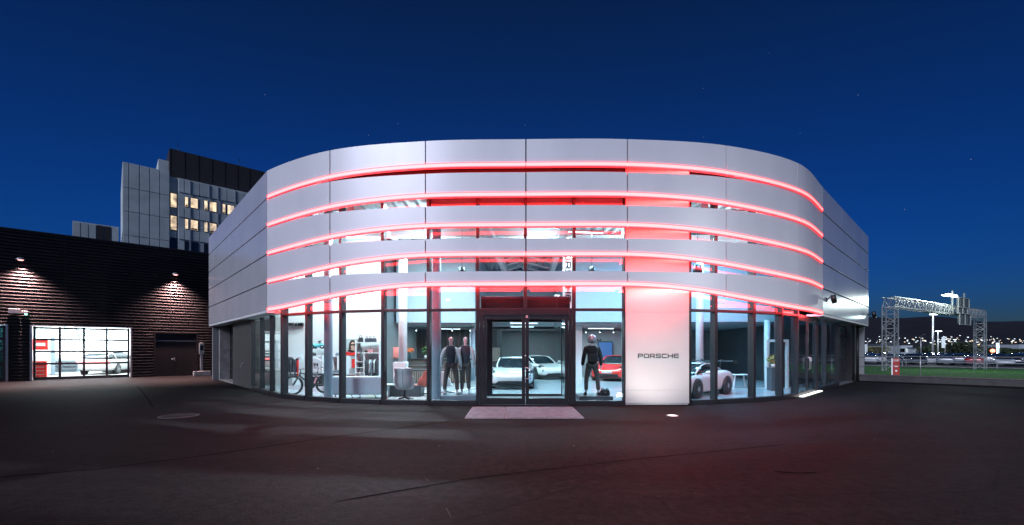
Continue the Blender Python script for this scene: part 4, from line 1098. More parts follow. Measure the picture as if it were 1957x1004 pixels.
# ------------------------------------------------------------------ bicycle in the corner window
p = at(569, 0, 14.75)
bk = thing('bicycle', 'dark mountain bicycle parked in the corner window', 'bicycle', (p.x + .28, 15.05, FZ), R(222))
RW = .345
for x in (.56, -.52):
    mb = MB(); mb.torus((x, 0, RW), RW - .03, .03, 'y', 32, 8); wl = mb.build('wheel', M['rubber'], bk)
    mb = MB(); mb.torus((x, 0, RW), RW - .065, .012, 'y', 32, 6); mb.build('rim', M['dark_metal'], wl)
    mb = MB()
    for k in range(16): a = 2 * math.pi * k / 16; mb.tube([(x, .02 * (-1) ** k, RW), (x + (RW - .07) * math.cos(a), 0, RW + (RW - .07) * math.sin(a))], .0022, 4)
    mb.lathe([(.025, -.04), (.025, .04)], 10, (x, 0, RW), 'y'); mb.build('spoke', M['steel'], wl)
bm_ = M['plinth_dark']
mb = MB()
mb.tube([(.33, 0, .66), (-.06, 0, .32)], .032, 10); mb.tube([(.32, 0, .76), (-.20, 0, .66)], .022, 10); mb.tube([(-.06, 0, .30), (-.24, 0, .74)], .020, 10)
mb.tube([(.34, 0, .62), (.31, 0, .80)], .03, 10)
for s in (-1, 1): mb.tube([(-.06, s * .03, .31), (-.52, s * .05, RW)], .012, 8); mb.tube([(-.20, s * .02, .64), (-.52, s * .05, RW)], .011, 8)
mb.build('frame', bm_, bk)
mb = MB()
for s in (-1, 1): mb.tube([(.345, s * .06, .66), (.56, s * .06, RW)], .018, 8)
mb.tube([(.345, -.06, .66), (.345, .06, .66)], .02, 8); mb.build('fork', bm_, bk)
mb = MB(); mb.tube([(.31, 0, .80), (.295, 0, .88), (.35, 0, .90)], .016, 8); mb.tube([(.30, -.36, .92), (.34, -.15, .90), (.35, 0, .90), (.34, .15, .90), (.30, .36, .92)], .013, 8); mb.build('handlebar', M['car_dark'], bk)
mb = MB(); mb.tube([(-.24, 0, .74), (-.29, 0, .90)], .013, 8); mb.build('seat_post', M['car_dark'], bk)
mb = MB(); mb.loft([[(x, y * w, .93 + dz) for y, dz in ((-1, -.02), (-.6, .015), (0, .02), (.6, .015), (1, -.02))] for x, w in ((-.42, .05), (-.38, .07), (-.28, .05), (-.15, .02))], closed=False, caps=False); mb.build('saddle', M['car_dark'], bk)
mb = MB(); mb.lathe([(.085, .045), (.085, .055)], 20, (-.06, 0, .3), 'y'); mb.tube([(-.06, .06, .3), (-.02, .075, .14)], .012, 6); mb.tube([(-.06, -.06, .3), (-.10, -.075, .46)], .012, 6); mb.build('crank', M['dark_metal'], bk)

# ------------------------------------------------------------------ shop shelves and goods
def zat(y, Y): return EYE + (HZ - y) / F * Y
SY = 18.0
def sxx(px, Y=SY): return (px - CX) / F * Y
sh1 = thing('wall_shelving', 'white wall shelving with bags and hanging clothes behind the sofa', 'shelving', (sxx(705), SY, FZ))
ox = sxx(705)
X0, X1 = sxx(684) - ox, sxx(727) - ox
zs_ = [zat(656, SY) - FZ, zat(675.5, SY) - FZ, .14]
for z in zs_:
    mb = MB(); mb.box(X0, X1, -.22, .2, z, z + .035); mb.build('shelf', M['wall_white'], sh1)
for x in (X0 - .04, X1, sxx(698) - ox):
    mb = MB(); mb.box(x, x + .04, -.22, .2, 0, (1.95 if x != sxx(698) - ox else zs_[1] - .002)); mb.build('upright', M['wall_white'], sh1)
for y in (692, 703, 713):
    mb = MB(); z = zat(y, SY) - FZ; mb.box(X0 + .002, sxx(698) - ox - .002, -.2, .2, z, z + .025); mb.build('shelf', M['wall_white'], sh1)
mb = MB(); mb.tube([(sxx(699) - ox, 0, 1.22), (X1, 0, 1.22)], .012, 8); mb.build('rail', M['steel'], sh1)
gm_ = [M['cloth_black'], M['cloth_blue'], M['cloth_grey'], M['cloth_pale'], M['plinth'], M['cloth_black'], M['cloth_pale']]
def garment(label, loc, m, group, ln=.75):
    o = thing('jacket', label, 'garment', loc, R(random.uniform(-12, 12) + 90), group)
    mb = MB(); mb.loft([[(x, y * t, z) for x, y in ((-w, -1), (0, -1.3), (w, -1), (w, 1), (0, 1.3), (-w, 1))] for w, t, z in ((.21, .03, -ln), (.20, .035, -ln * .6), (.22, .04, -.22), (.20, .035, -.12), (.06, .02, -.05))]); mb.build('cloth', m, o)
    mb = MB(); mb.tube([(-.16, 0, -.10), (0, 0, -.04), (0, 0, .0), (.02, 0, .02)], .005, 5); mb.tube([(.16, 0, -.10), (0, 0, -.04)], .005, 5); mb.build('hanger', M['steel'], o)
    return o
for i in range(9):
    garment('garment hanging in the row on the rail under the white shelves', (sxx(701 + i * 2.9), SY, FZ + 1.22), gm_[i % 7], 'garments on the rail behind the sofa', .62 + .1 * (i % 3))
def handbag(label, loc, m, w=.3, h=.2, group='bags on the white shelves'):
    o = thing('handbag', label, 'bag', loc, R(random.uniform(-15, 15)), group)
    mb = MB(); mb.loft([[(x * k, y * k, z) for x, y in ((-w / 2, -.08), (w / 2, -.08), (w / 2, .08), (-w / 2, .08))] for k, z in ((.96, 0), (1, .04), (.95, h * .7), (.75, h))], smooth=False); mb.build('body', m, o, bev=.02)
    mb = MB(); mb.tube([(-w * .28, -.03, h * .9), (-w * .22, -.03, h * 1.35), (0, -.03, h * 1.5), (w * .22, -.03, h * 1.35), (w * .28, -.03, h * .9)], .009, 6); mb.build('handle', m, o)
    return o
zA, zB = FZ + zs_[0] + .035, FZ + zs_[1] + .035
handbag('small black bag alone at the left end of the top shelf', (sxx(690), SY - .02, zA), M['cloth_black'], .18, .2)
for i, px in enumerate((702, 709, 716)): handbag('dark bag in the row of three on the top shelf', (sxx(px), SY - .02, zA), M['cloth_blue'], .15, .17)
handbag('grey bag at the left end of the second shelf', (sxx(688), SY - .02, zB), M['plinth_dark'], .18, .2)
handbag('flat black pouch beside the pink bag', (sxx(701), SY - .02, zB), M['cloth_black'], .15, .08)
handbag('pink bag with round handle on the second shelf', (sxx(709), SY - .02, zB), M['pink'], .24, .14)
o = handbag('yellow and black sports bag on the floor under the hanging clothes', (sxx(712), SY - .12, FZ + .175), mat('yellow_bag', (.55, .46, .1), .7, 0, .7, 8), .42, .26)
handbag('black box on the small shelf left of the hanging clothes', (sxx(690), SY - .05, zat(703, SY) + .03), M['cloth_black'], .10, .14)
# poster of a woman in red
pp = at(672, 668, 17.9)
po = thing('poster', 'tall wall poster of a woman with dark hair and sunglasses leaning in a red top', 'poster', (pp.x, 18.12, FZ), R(-1))
mb = MB(); mb.box(-.34, .30, -.03, .02, .75, 2.02); mb.build('panel', mat('poster_ground', (.42, .54, .55), .5, 0, .1, 2), po)
def flat(name, pts, m, y):
    mb = MB(); mb.extr(pts, 'y', y - .004, y); mb.build(name, m, po)
def oval(cx, cz, rx, rz, n=20): return [(cx + rx * math.cos(2 * math.pi * i / n), cz + rz * math.sin(2 * math.pi * i / n)) for i in range(n)]
flat('hair', [(-.20, 1.60), (-.17, 1.85), (-.10, 1.97), (.02, 1.98), (.10, 1.90), (.14, 1.72), (.13, 1.60), (.06, 1.55), (-.12, 1.52)], M['hair'], -.031)
flat('face', oval(-.01, 1.74, .095, .15), M['skin'], -.036)
flat('sunglasses', [(-.105, 1.80), (.09, 1.81), (.09, 1.75), (.03, 1.73), (-.01, 1.775), (-.05, 1.73), (-.105, 1.74)], M['letter'], -.041)
flat('hand', oval(.02, 1.585, .12, .06), M['skin'], -.046)
flat('red_top', [(-.32, 1.32), (.26, 1.32), (.28, 1.58), (.10, 1.60), (.06, 1.46), (-.04, 1.44), (-.30, 1.48)], M['red_cloth'], -.041)
flat('dark_top', [(-.08, 1.455), (.05, 1.475), (.08, 1.54), (-.22, 1.56), (-.24, 1.50)], M['letter'], -.038)
flat('skirt', [(-.06, .80), (.14, .80), (.16, 1.18), (-.06, 1.18)], M['red_cloth'], -.041)
flat('white_block', [(-.33, .76), (-.10, .76), (-.10, 1.29), (-.33, 1.29)], M['wall_white'], -.036)
# display island in front: white frame racks, boxes, clothes
def rack(label, px0, px1, Y, h, goods):
    x0, x1 = sxx(px0, Y), sxx(px1, Y); c = (x0 + x1) / 2; w = (x1 - x0) / 2
    o = thing('display_rack', label, 'rack', (c, Y, FZ), 0, 'white display racks')
    for x in (-w, w - .09):
        mb = MB(); mb.box(x, x + .09, -.2, .2, 0, h - .002); mb.build('upright', M['wall_white'], o)
    mb = MB(); mb.box(-w, w, -.22, .22, h, h + .05); mb.build('top', M['wall_white'], o)
    mb = MB(); mb.box(-w + .092, w - .092, -.2, .2, .62, .66); mb.build('shelf', M['wall_white'], o)
    mb = MB(); mb.box(-w + .092, w - .092, -.2, .2, .0, .12); mb.build('base', M['wall_white'], o)
    return o, c, w
r1, c1, w1 = rack('white display rack with folded shirts beside the bicycle', 586, 620, 16.9, 1.28, 0)
r2, c2, w2 = rack('white display rack between the round column and the poster', 636, 664, 16.9, 1.28, 0)
r3, c3, w3 = rack('white clothes rack at the left end of the shop near the corner', 549, 580, 17.2, 1.28, 0)
def folded(label, loc, m, w=.26, n=3, group='folded shirts on the racks'):
    o = thing('folded_shirt', label, 'shirt', loc, R(random.uniform(-5, 5)), group)
    mb = MB()
    for i in range(n): mb.box(-w / 2 + .006 * (i % 2), w / 2 - .004 * i, -.14, .13, i * .032 + .001, i * .032 + .03)
    mb.build('stack', m, o, bev=.012)
    return o
folded('white folded shirts under the top of the rack beside the bicycle', (c1 - .1, 16.85, FZ + .665), M['cloth_pale'])
folded('pink folded shirts on the rack beside the round column', (c1 + .18, 16.85, FZ + .665), M['pink'])
folded('blue folded shirts on the rack left of the poster', (c2 - .1, 16.85, FZ + .665), M['plinth'])
folded('red folded shirts on the rack left of the poster', (c2 + .12, 16.85, FZ + .665), M['red_cloth'], .2)
for i, (c, dx, m, lab) in enumerate(((c3, -.12, M['plinth_dark'], 'dark jacket hanging left in the corner rack'), (c3, .1, M['cloth_blue'], 'navy jacket hanging in the middle of the corner rack'), (c3, .22, M['red_cloth'], 'red jacket hanging right in the corner rack'), (c2, .05, M['cloth_black'], 'black jacket hanging in the rack left of the poster'))):
    garment(lab, (c + dx, 17.05 if c != c3 else 17.2, FZ + 1.27), m, 'jackets in the white racks', .6 if c == c2 else .75)
o = thing('shirt', 'white team shirt with the number 14 hanging beside the round column', 'shirt', (c1 + .08, 16.62, FZ + .86), 0)
mb = MB(); mb.loft([[(x * w, y, z) for x, y in ((-1, -.02), (1, -.02), (1, .02), (-1, .02))] for w, z in ((.22, -.18), (.21, .1), (.27, .28), (.1, .40))], smooth=False); mb.build('cloth', M['wall_white'], o, bev=.01)
mb = MB(); mb.box(-.01, .03, -.034, -.025, .06, .20); mb.box(.06, .085, -.034, -.025, .11, .20); mb.box(.0851, .13, -.034, -.025, .11, .135); mb.box(.1301, .16, -.034, -.025, .06, .20); mb.build('number', M['letter'], o)
for px, lab, Y in ((604, 'black storage drawer with a red and white crest under the shirts', 16.0), (643, 'black storage drawer with white print behind the sofa', 16.0)):
    o = thing('storage_drawer', lab, 'drawer', (sxx(px, Y), Y, FZ), 0, 'black storage drawers')
    mb = MB(); mb.box(-.34, .30, -.2, .2, .22, .68); mb.build('box', M['car_dark'], o, bev=.01)
    mb = MB(); mb.box(-.38, .34, -.24, .24, 0, .21); mb.build('base', M['wall_white'], o)
    mb = MB(); mb.box(-.3, .26, -.215, -.201, .58, .62); mb.build('label_strip', M['cloth_pale'], o)
    if px == 604:
        mb = MB(); mb.extr([(.02, .34), (.10, .30), (.18, .34), (.18, .44), (.14, .48), (.14, .54), (.11, .54), (.11, .49), (.09, .49), (.09, .54), (.06, .54), (.06, .48), (.02, .44)], 'y', -.214, -.202); mb.build('crest', M['pink'], o)
# turquoise pedal car on a wall bracket
Y = 18.1
o = thing('toy_car', 'turquoise toy convertible with black tyres displayed high on the white wall', 'toy car', (sxx(609, Y), Y, zat(667, Y)))
mb = MB(); mb.loft([[(x, y, z) for y, z in ((-.12, .06), (-.14, .12), (-.12, zt), (0, zt + .01), (.12, zt), (.14, .12), (.12, .06))] for x, zt in ((-.30, .15), (-.25, .21), (-.10, .225), (-.08, .18), (.06, .18), (.10, .22), (.25, .20), (.31, .14))]); mb.build('body', M['teal_paint'], o)
for x in (-.2, .2):
    for s in (-1, 1):
        mb = MB(); mb.lathe([(.05, s * .12), (.085, s * .125), (.085, s * .155), (.05, s * .16)], 20, (x, 0, .085), 'y'); w_ = mb.build('wheel', M['rubber'], o); mb = MB(); mb.lathe([(.045, s * .158), (.02, s * .168)], 12, (x, 0, .085), 'y'); mb.build('rim', M['white_steel'], w_)
mb = MB(); mb.extr([(.06, .22), (.09, .22), (.03, .30), (.01, .30)], 'y', -.09, .09); mb.build('windscreen', M['car_dark'], o)
o2 = thing('wall_bracket', 'white wall bracket shelf holding the turquoise toy car', 'shelf', (sxx(609, Y), Y, zat(667, Y) - .04)); mb = MB(); mb.box(-.36, .36, -.18, .2, 0, .04); mb.build('board', M['wall_white'], o2)
o3 = thing('spot_lamp', 'small dark display lamp above the turquoise toy car', 'lamp', (sxx(609, Y), Y + .1, zat(653, Y))); mb = MB(); mb.tube([(-.06, 0, 0), (.06, -.03, .02)], .025, 8); mb.tube([(.03, 0, .01), (.06, .1, .06)], .012, 6); mb.build('lamp_head', M['car_dark'], o3)
for px, m, lab in ((599, M['cloth_black'], 'black cap on the rack beside the bicycle'), (656, M['red_cloth'], 'red cap on the rack left of the poster'), (646, M['plinth'], 'grey blue cap on the rack left of the poster')):
    Y = 16.9; o = thing('cap', lab, 'cap', (sxx(px, Y), Y, FZ + 1.33), R(200), 'caps on the racks'); mb = MB(); mb.lathe([(.10, 0), (.10, .04), (.085, .09), (.05, .12), (.01, .13)], 16); mb.build('crown', m, o); mb = MB(); mb.loft([[(x, -.06 - y, .01 + z) for x, y, z in ((-.09 * k, .0, 0), (-.05 * k, .08 * k, .0), (.05 * k, .08 * k, .0), (.09 * k, 0, 0))] for k in (1.0, .98)], smooth=False) ; mb.build('visor', m, o)
# ------------------------------------------------------------------ fittings outside
def wall_lamp(px, y, label):
    t = gt(px); r = (px - CX) / F; Y = 48.04 / (1.0726 - r); z = EYE + (HZ - y) / F * Y
    p = gp(t, .0, z)
    o = thing('wall_lamp', label, 'wall lamp', tuple(p), math.atan2(DR.y, DR.x), 'lamps on the black garage wall')
    mb = MB(); mb.tube([(0, -.045, .05), (0, -.30, .08), (0, -.42, .02)], .022, 8); mb.box(-.09, .09, -.06, -.045, -.02, .14); mb.build('bracket', M['dark_metal'], o)
    mb = MB(); mb.lathe([(.17, -.06), (.16, -.02), (.08, .04), (.03, .05)], 20, (0, -.44, 0)); mb.build('lamp_shade', M['galv'], o)
    mb = MB(); mb.ball((0, -.44, -.06), .11, .11, .05); mb.build('bulb', emit('garage_lamp_bulb', (1, .42, .40), 2.6), o)
    l = bpy.data.lights.new('garage_lamp_light', 'SPOT'); l.energy = 7000; l.color = (1, .56, .53); l.spot_size = R(112); l.spot_blend = .9; l.shadow_soft_size = .08
    lo = bpy.data.objects.new('garage_lamp_light', l); COL.objects.link(lo); lo.parent = o; lo.location = (0, -.44, -.14); lo.rotation_euler = (R(-4), 0, 0)
wall_lamp(42, 497, 'glowing lamp high on the black garage wall over the lit roller door')
wall_lamp(334, 525, 'glowing lamp high on the black garage wall over the black double door')
t = gt(36); p = gp(t, .05, EYE + (HZ - 600) / F * 21.7)
o = thing('floodlight', 'grey floodlight box with small green lamp over the gap between the garage doors', 'floodlight', tuple(p), math.atan2(DR.y, DR.x))
mb = MB(); mb.box(-.30, .06, -.34, -.04, -.02, .22); mb.build('housing', M['galv'], o, bev=.02)
mb = MB(); mb.box(.10, .34, -.28, -.04, .0, .14); mb.build('sensor', M['galv'], o, bev=.02)
mb = MB(); mb.ball((.26, -.2, -.02), .05); mb.build('lens', emit('green_lamp', (.25, 1, .75), 6), o)
mb = MB(); mb.bar((-.12, 0, .1), (-.12, -.05, .1), .1); mb.build('bracket', M['dark_metal'], o)
c = ground(408.5, 716.5)
o = thing('intercom_post', 'slim grey intercom post on a concrete block in the corner by the garage', 'post', (c.x - .05, c.y - 1.0, 0), R(43))
mb = MB(); mb.box(-.4, .45, -.25, .25, 0, .28); mb.build('base', M['conc_light'], o, bev=.02)
mb = MB(); mb.box(-.06, .06, -.05, .05, .282, 1.3); mb.build('pole', M['galv'], o, bev=.008)
mb = MB(); mb.box(-.12, .12, -.11, .05, 1.302, 2.0); mb.build('panel', M['galv'], o, bev=.015)
mb = MB(); mb.box(-.08, .08, -.117, -.111, 1.55, 1.85); mb.build('screen', M['car_glass'], o)
def facade_spot(px, y, label, aim, E=60, sz=60):
    k = (px - CX) / F; q = None
    b = BP[7]; s = (k * b.y - b.x) / (DR.x - k * DR.y)
    s = min(s, LEN_R - .05)
    q = b + DR * s; z = EYE + (HZ - y) / F * q.y
    o = thing('spotlight', label, 'spotlight', (q.x, q.y, z), math.atan2(DR.y, DR.x), 'spotlights on the silver facade')
    mb = MB(); mb.box(-.07, .07, -.03, .0, -.07, .07); mb.tube([(0, -.03, 0), (0, -.14, .1), (.02, -.2, .09)], .02, 8); mb.build('bracket', M['black'], o)
    mb = MB(); mb.tube([(-.0, -.20, .14), (.10, -.24, -.13)], .085, 14); mb.build('lamp_head', M['black'], o)
    mb = MB(); mb.lathe([(.07, -.004), (.06, .004)], 14, (.102, -.241, -.137)); mb.build('lens', emit('spot_lens', (.8, 1, .95), 3, False), o)
    l = bpy.data.lights.new('spot_light', 'SPOT'); l.energy = E; l.color = (.75, 1, .95); l.spot_size = R(sz); l.spot_blend = .6; l.shadow_soft_size = .04
    lo = bpy.data.objects.new('spot_light', l); COL.objects.link(lo); lo.location = Vector((q.x, q.y, z)) + Vector((NR.x * .35, NR.y * .35, -.1))
    lo.rotation_euler = (Vector(aim) - lo.location).to_track_quat('-Z', 'Y').to_euler()
c1_ = BP[7] + DR * 5
facade_spot(1579, 573, 'black spotlight on the silver facade just past the end of the red lines', (c1_.x + 3, c1_.y + 2.0, 1.0), 7)
facade_spot(1661, 602, 'small spotlight at the far right corner of the silver facade', (c1_.x + .9, c1_.y + .6, 4.4), 8, 70)

# floor grating, manhole, ground light
o = thing('entrance_grating', 'pale perforated metal grating on the asphalt before the entrance door', 'grating', (.29, 10.85, 0))
for i, (x0, x1) in enumerate(((-1.38, -.47), (-.46, .45), (.46, 1.37))):
    mb = MB(); mb.box(x0, x1, -.98, .93, .004, .022); mb.build('frame_sheet', M['grate'] if 'grate' in M else M['galv'], o)
    mb = MB()
    for j in range(31):
        y = -.95 + j * .061; mb.box(x0 + .02, x1 - .02, y, y + .028, .0225, .03)
    mb.build('bars', M['grate'], o)
c = ground(342, 795.5)
o = thing('manhole_cover', 'round iron manhole cover in the dark forecourt', 'manhole cover', (c.x, c.y, 0))
mb = MB(); mb.torus((0, 0, .004), .39, .012, 'z', 40, 6); mb.build('rim', M['plinth_dark'], o)
mb = MB(); mb.lathe([(.36, .004), (.36, .012), (.01, .012)], 40)
for i in range(-5, 6): mb.box(i * .055 - .014, i * .055 + .014, -.18, .18, .0122, .018)
mb.build('lid', M['iron'], o)
c = ground(1285, 795.3)
o = thing('ground_light', 'bright round uplight set in the asphalt before the white sign pillar', 'ground light', (c.x, c.y, 0))
mb = MB(); mb.torus((0, 0, .006), .125, .016, 'z', 28, 6); mb.build('rim', M['steel'], o)
mb = MB(); mb.lathe([(.11, .004), (.10, .014), (.01, .016)], 24); mb.build('lens', emit('uplight_lens', (1, .98, .93), 2.2, False), o)
l = bpy.data.lights.new('uplight', 'SPOT'); l.energy = 260; l.color = (1, .93, .88); l.spot_size = R(80); l.spot_blend = .9; l.shadow_soft_size = .12
lo = bpy.data.objects.new('uplight', l); COL.objects.link(lo); lo.location = (c.x - .15, c.y, .05)
lo.rotation_euler = (Vector(((sx0 + sx1) / 2, sy, 1.25)) - lo.location).to_track_quat('-Z', 'Y').to_euler()

# workshop contents seen through the lit door
def wp_(px, Yf, z=0):
    r = (px - CX) / F; return Vector((r * Yf, Yf, z))
c = wp_(212, 28.6, .013)
make_car('service_car', 'pale hatchback with red tail lamps standing in the lit workshop', HAT, M['car_white'], tuple(c), R(112), None)
sc = [x for x in COL.objects if x.name.startswith('service_car')][0]
mb = MB(); mb.box(-2.24, -2.08, -.80, .80, .78, .92); mb.build('tail_lamp', emit('red_tail_lamp', (1, .02, .02), 5, False), sc)
c = wp_(72, 23.6, .013)
o = thing('tool_cabinet', 'tall red cabinet at the left edge of the lit workshop door', 'cabinet', tuple(c), R(43))
mb = MB(); mb.box(-.35, .35, -.25, .25, .05, .95); mb.build('body', M['red_cloth'], o, bev=.02)
mb = MB()
for z in (.2, .4, .6, .8): mb.box(-.28, .28, -.272, -.252, z, z + .03)
mb.build('handle', M['steel'], o)
o = thing('fire_hose_box', 'red box hanging on the white workshop wall over the cabinet', 'box', tuple(c + Vector((-.3, .4, 1.55))), R(43)); mb = MB(); mb.box(-.3, .3, -.12, .12, 0, .62); mb.build('case', M['red_cloth'], o, bev=.02); mb = MB(); mb.box(-.2, .2, -.13, -.121, .22, .4); mb.build('sign', M['wall_white'], o)
c = wp_(128, 28.3, .013)
o = thing('tool_trolley', 'grey tool trolley with open drawers in the lit workshop', 'trolley', tuple(c), R(43))
mb = MB(); mb.box(-.6, .6, -.3, .3, .1, 1.05); mb.build('body', M['plinth'], o, bev=.01)
mb = MB()
for z in (.25, .48, .7): mb.box(-.5, .5, -.42, -.302, z, z + .14)
mb.build('drawer', M['plinth_dark'], o)
for i, px in enumerate((122, 143)):
    c = wp_(px, 26.5, 2.2); o = thing('exhaust_hose', ('left' if i == 0 else 'right') + ' hanging grey exhaust hose in the lit workshop', 'hose', tuple(c), R(43), 'exhaust hoses in the workshop')
    mb = MB(); mb.tube([(0, 0, 1.35), (0, 0, .9), (.08, 0, .62), (.3, 0, .5), (.6, 0, .35), (.75, 0, .12)], .07, 10); mb.build('hose', M['plinth'], o); mb = MB(); mb.lathe([(.09, 1.2), (.09, 1.4)], 12); mb.build('collar', M['dark_metal'], o)
c = wp_(101, 26.8, .013); o = thing('lift_post', 'grey blue car lift post in the lit workshop', 'lift', tuple(c), R(43)); mb = MB(); mb.box(-.1, .1, -.12, .12, .02, 2.4); mb.build('post', M['plinth'], o, bev=.01); mb = MB(); mb.box(-.3, .3, -.3, .3, 0, .02); mb.build('base', M['plinth_dark'], o)

# ------------------------------------------------------------------ ground and landscape on the right
W0, W1 = Vector((17.9, 22.0)), Vector((21.8, 18.2))
WD = (W1 - W0).normalized(); WN = Vector((-WD.y, WD.x))
if WN.y < 0: WN = -WN
def wpnt(s, dd, z): 
    p = W0 + WD * s + WN * dd; return Vector((p.x, p.y, z))
def gz(dd): return max(.22 - .0178 * dd, -.6)
def asphalt(name, c0, rough, wear=True):
    m = bpy.data.materials.new(name); N, L = nt(m); b = N['Principled BSDF']
    tc = N.new('ShaderNodeTexCoord')
    def noise(sc, det, dist=0):
        n = N.new('ShaderNodeTexNoise'); n.inputs['Scale'].default_value = sc; n.inputs['Detail'].default_value = det; n.inputs['Distortion'].default_value = dist
        L.new(tc.outputs['Object'], n.inputs['Vector']); return n
    big, mid_, fine, grain = noise(.22, 4, .6), noise(2.2, 6), noise(60, 3), noise(9, 6, .4)
    def ramp(src, p0, c_0, p1, c_1):
        r = N.new('ShaderNodeValToRGB'); r.color_ramp.elements[0].position = p0; r.color_ramp.elements[1].position = p1
        r.color_ramp.elements[0].color = (*c_0, 1); r.color_ramp.elements[1].color = (*c_1, 1); L.new(src, r.inputs['Fac']); return r.outputs['Color']
    def mul(a_, b_, f=1):
        x = N.new('ShaderNodeMix'); x.data_type = 'RGBA'; x.blend_type = 'MULTIPLY'; x.inputs[0].default_value = f
        L.new(a_, x.inputs[6]); L.new(b_, x.inputs[7]); return x.outputs[2]
    c = mul(ramp(big.outputs['Fac'], .3, [k * .72 for k in c0], .7, [k * 1.2 for k in c0]), ramp(mid_.outputs['Fac'], .3, (.78,) * 3, .7, (1.1,) * 3))
    c = mul(c, ramp(fine.outputs['Fac'], .36, (.35,) * 3, .66, (1.65,) * 3)); c = mul(c, ramp(grain.outputs['Fac'], .34, (.55,) * 3, .68, (1.4,) * 3))
    ms = N.new('ShaderNodeMapping'); ms.inputs['Scale'].default_value = (.12, 1.6, 1); ms.inputs['Rotation'].default_value = (0, 0, R(12)); L.new(tc.outputs['Object'], ms.inputs['Vector'])
    ns_ = N.new('ShaderNodeTexNoise'); ns_.inputs['Scale'].default_value = 1.5; ns_.inputs['Detail'].default_value = 7; L.new(ms.outputs['Vector'], ns_.inputs['Vector'])
    c = mul(c, ramp(ns_.outputs['Fac'], .35, (.82,) * 3, .65, (1.14,) * 3))
    if wear:
        vo = N.new('ShaderNodeTexVoronoi'); vo.feature = 'DISTANCE_TO_EDGE'; vo.inputs['Scale'].default_value = .16
        mp = N.new('ShaderNodeMix'); mp.data_type = 'RGBA'; mp.inputs[0].default_value = .06
        L.new(tc.outputs['Object'], mp.inputs[6]); L.new(noise(1.3, 4).outputs['Color'], mp.inputs[7]); L.new(mp.outputs[2], vo.inputs['Vector'])
        c = mul(c, ramp(vo.outputs['Distance'], .0015, (.45,) * 3, .004, (1,) * 3))
        sp = N.new('ShaderNodeTexVoronoi'); sp.inputs['Scale'].default_value = 1.3; L.new(tc.outputs['Object'], sp.inputs['Vector'])
        x = N.new('ShaderNodeMix'); x.data_type = 'RGBA'; x.blend_type = 'ADD'; x.inputs[0].default_value = 1
        L.new(c, x.inputs[6]); L.new(ramp(sp.outputs['Distance'], .014, (.22,) * 3, .024, (0,) * 3), x.inputs[7]); c = x.outputs[2]
    L.new(c, b.inputs['Base Color'])
    rr = N.new('ShaderNodeMapRange'); rr.inputs['To Min'].default_value = rough - .12; rr.inputs['To Max'].default_value = rough + .15
    L.new(big.outputs['Fac'], rr.inputs['Value']); L.new(rr.outputs['Result'], b.inputs['Roughness'])
    bp = N.new('ShaderNodeBump'); bp.inputs['Strength'].default_value = .5; bp.inputs['Distance'].default_value = .015
    hm_ = N.new('ShaderNodeMath'); hm_.operation = 'ADD'; L.new(fine.outputs['Fac'], hm_.inputs[0]); L.new(grain.outputs['Fac'], hm_.inputs[1]); L.new(hm_.outputs[0], bp.inputs['Height']); L.new(bp.outputs['Normal'], b.inputs['Normal'])
    b.inputs['Specular IOR Level'].default_value = .07
    return m
M['asphalt'] = asphalt('forecourt_asphalt', (.0135, .0115, .0125), .70)
M['road'] = asphalt('road_asphalt', (.045, .045, .047), .6, False)
M['grass'] = mat('lawn_green', (.035, .15, .022), .9, 0, .5, 3, .8, 60)
M['earth'] = mat('dark_land', (.02, .026, .02), .95, 0, .4, .02)
a_ = [wpnt(-40, 0, 0), wpnt(70, 0, 0)]
mb = MB(); mb.add([(-120, -60, 0), (a_[1].x, -60, 0), tuple(a_[1]), tuple(a_[0]), (-120, 90, 0)], [(0, 1, 2, 3, 4)])
tag(mb.build('forecourt', M['asphalt']), kind='structure')
# tarred seams and the odd scratch on the forecourt
mb = MB()
def ribbon(pix, w, z=.004):
    ps = [ground(x, y) for x, y in pix]; q = []
    for i in range(len(ps) - 1):
        for t in range(6): q.append(ps[i].lerp(ps[i + 1], t / 6))
    q.append(ps[-1]); vs = []
    for i, p in enumerate(q):
        d = (q[min(i + 1, len(q) - 1)] - q[max(i - 1, 0)]).normalized(); ww = w * (.7 + .6 * random.random())
        vs += [(p.x - d.y * ww, p.y + d.x * ww, z), (p.x + d.y * ww, p.y - d.x * ww, z)]
    mb.add(vs, [(2 * i, 2 * i + 1, 2 * i + 3, 2 * i + 2) for i in range(len(q) - 1)])
ribbon([(262, 738), (274, 752), (282, 763), (292, 778)], .022); ribbon([(0, 912), (180, 898), (400, 870), (620, 838), (860, 806)], .02)
ribbon([(640, 960), (900, 915), (1200, 880), (1500, 850)], .014); ribbon([(1480, 902), (1530, 905), (1560, 904)], .02)
tag(mb.build('asphalt_seam', mat('tar_seam', (.0085, .0072, .008), .95, 0, .3, 8, spec=.02), recalc=False), kind='structure')
mb = MB()
ribbon([(812, 913), (816, 918), (819, 920)], .008); ribbon([(853, 972), (857, 980), (862, 989)], .007); ribbon([(1060, 926), (1085, 921), (1110, 916)], .006); ribbon([(1050, 940), (1078, 933)], .005); ribbon([(1690, 768), (1720, 766)], .012); ribbon([(330, 747), (342, 746)], .05); ribbon([(1400, 862), (1412, 864)], .006)
tag(mb.build('asphalt_scratch', mat('pale_scratch', (.06, .06, .06), .95, 0, .5, 30, spec=.05), recalc=False), kind='structure')
mb = MB(); Rr = 2600
mb.add([(Rr * math.cos(2 * math.pi * i / 48), Rr * math.sin(2 * math.pi * i / 48), -.75) for i in range(48)], [tuple(range(48))])
tag(mb.build('ground', M['earth']), kind='structure')
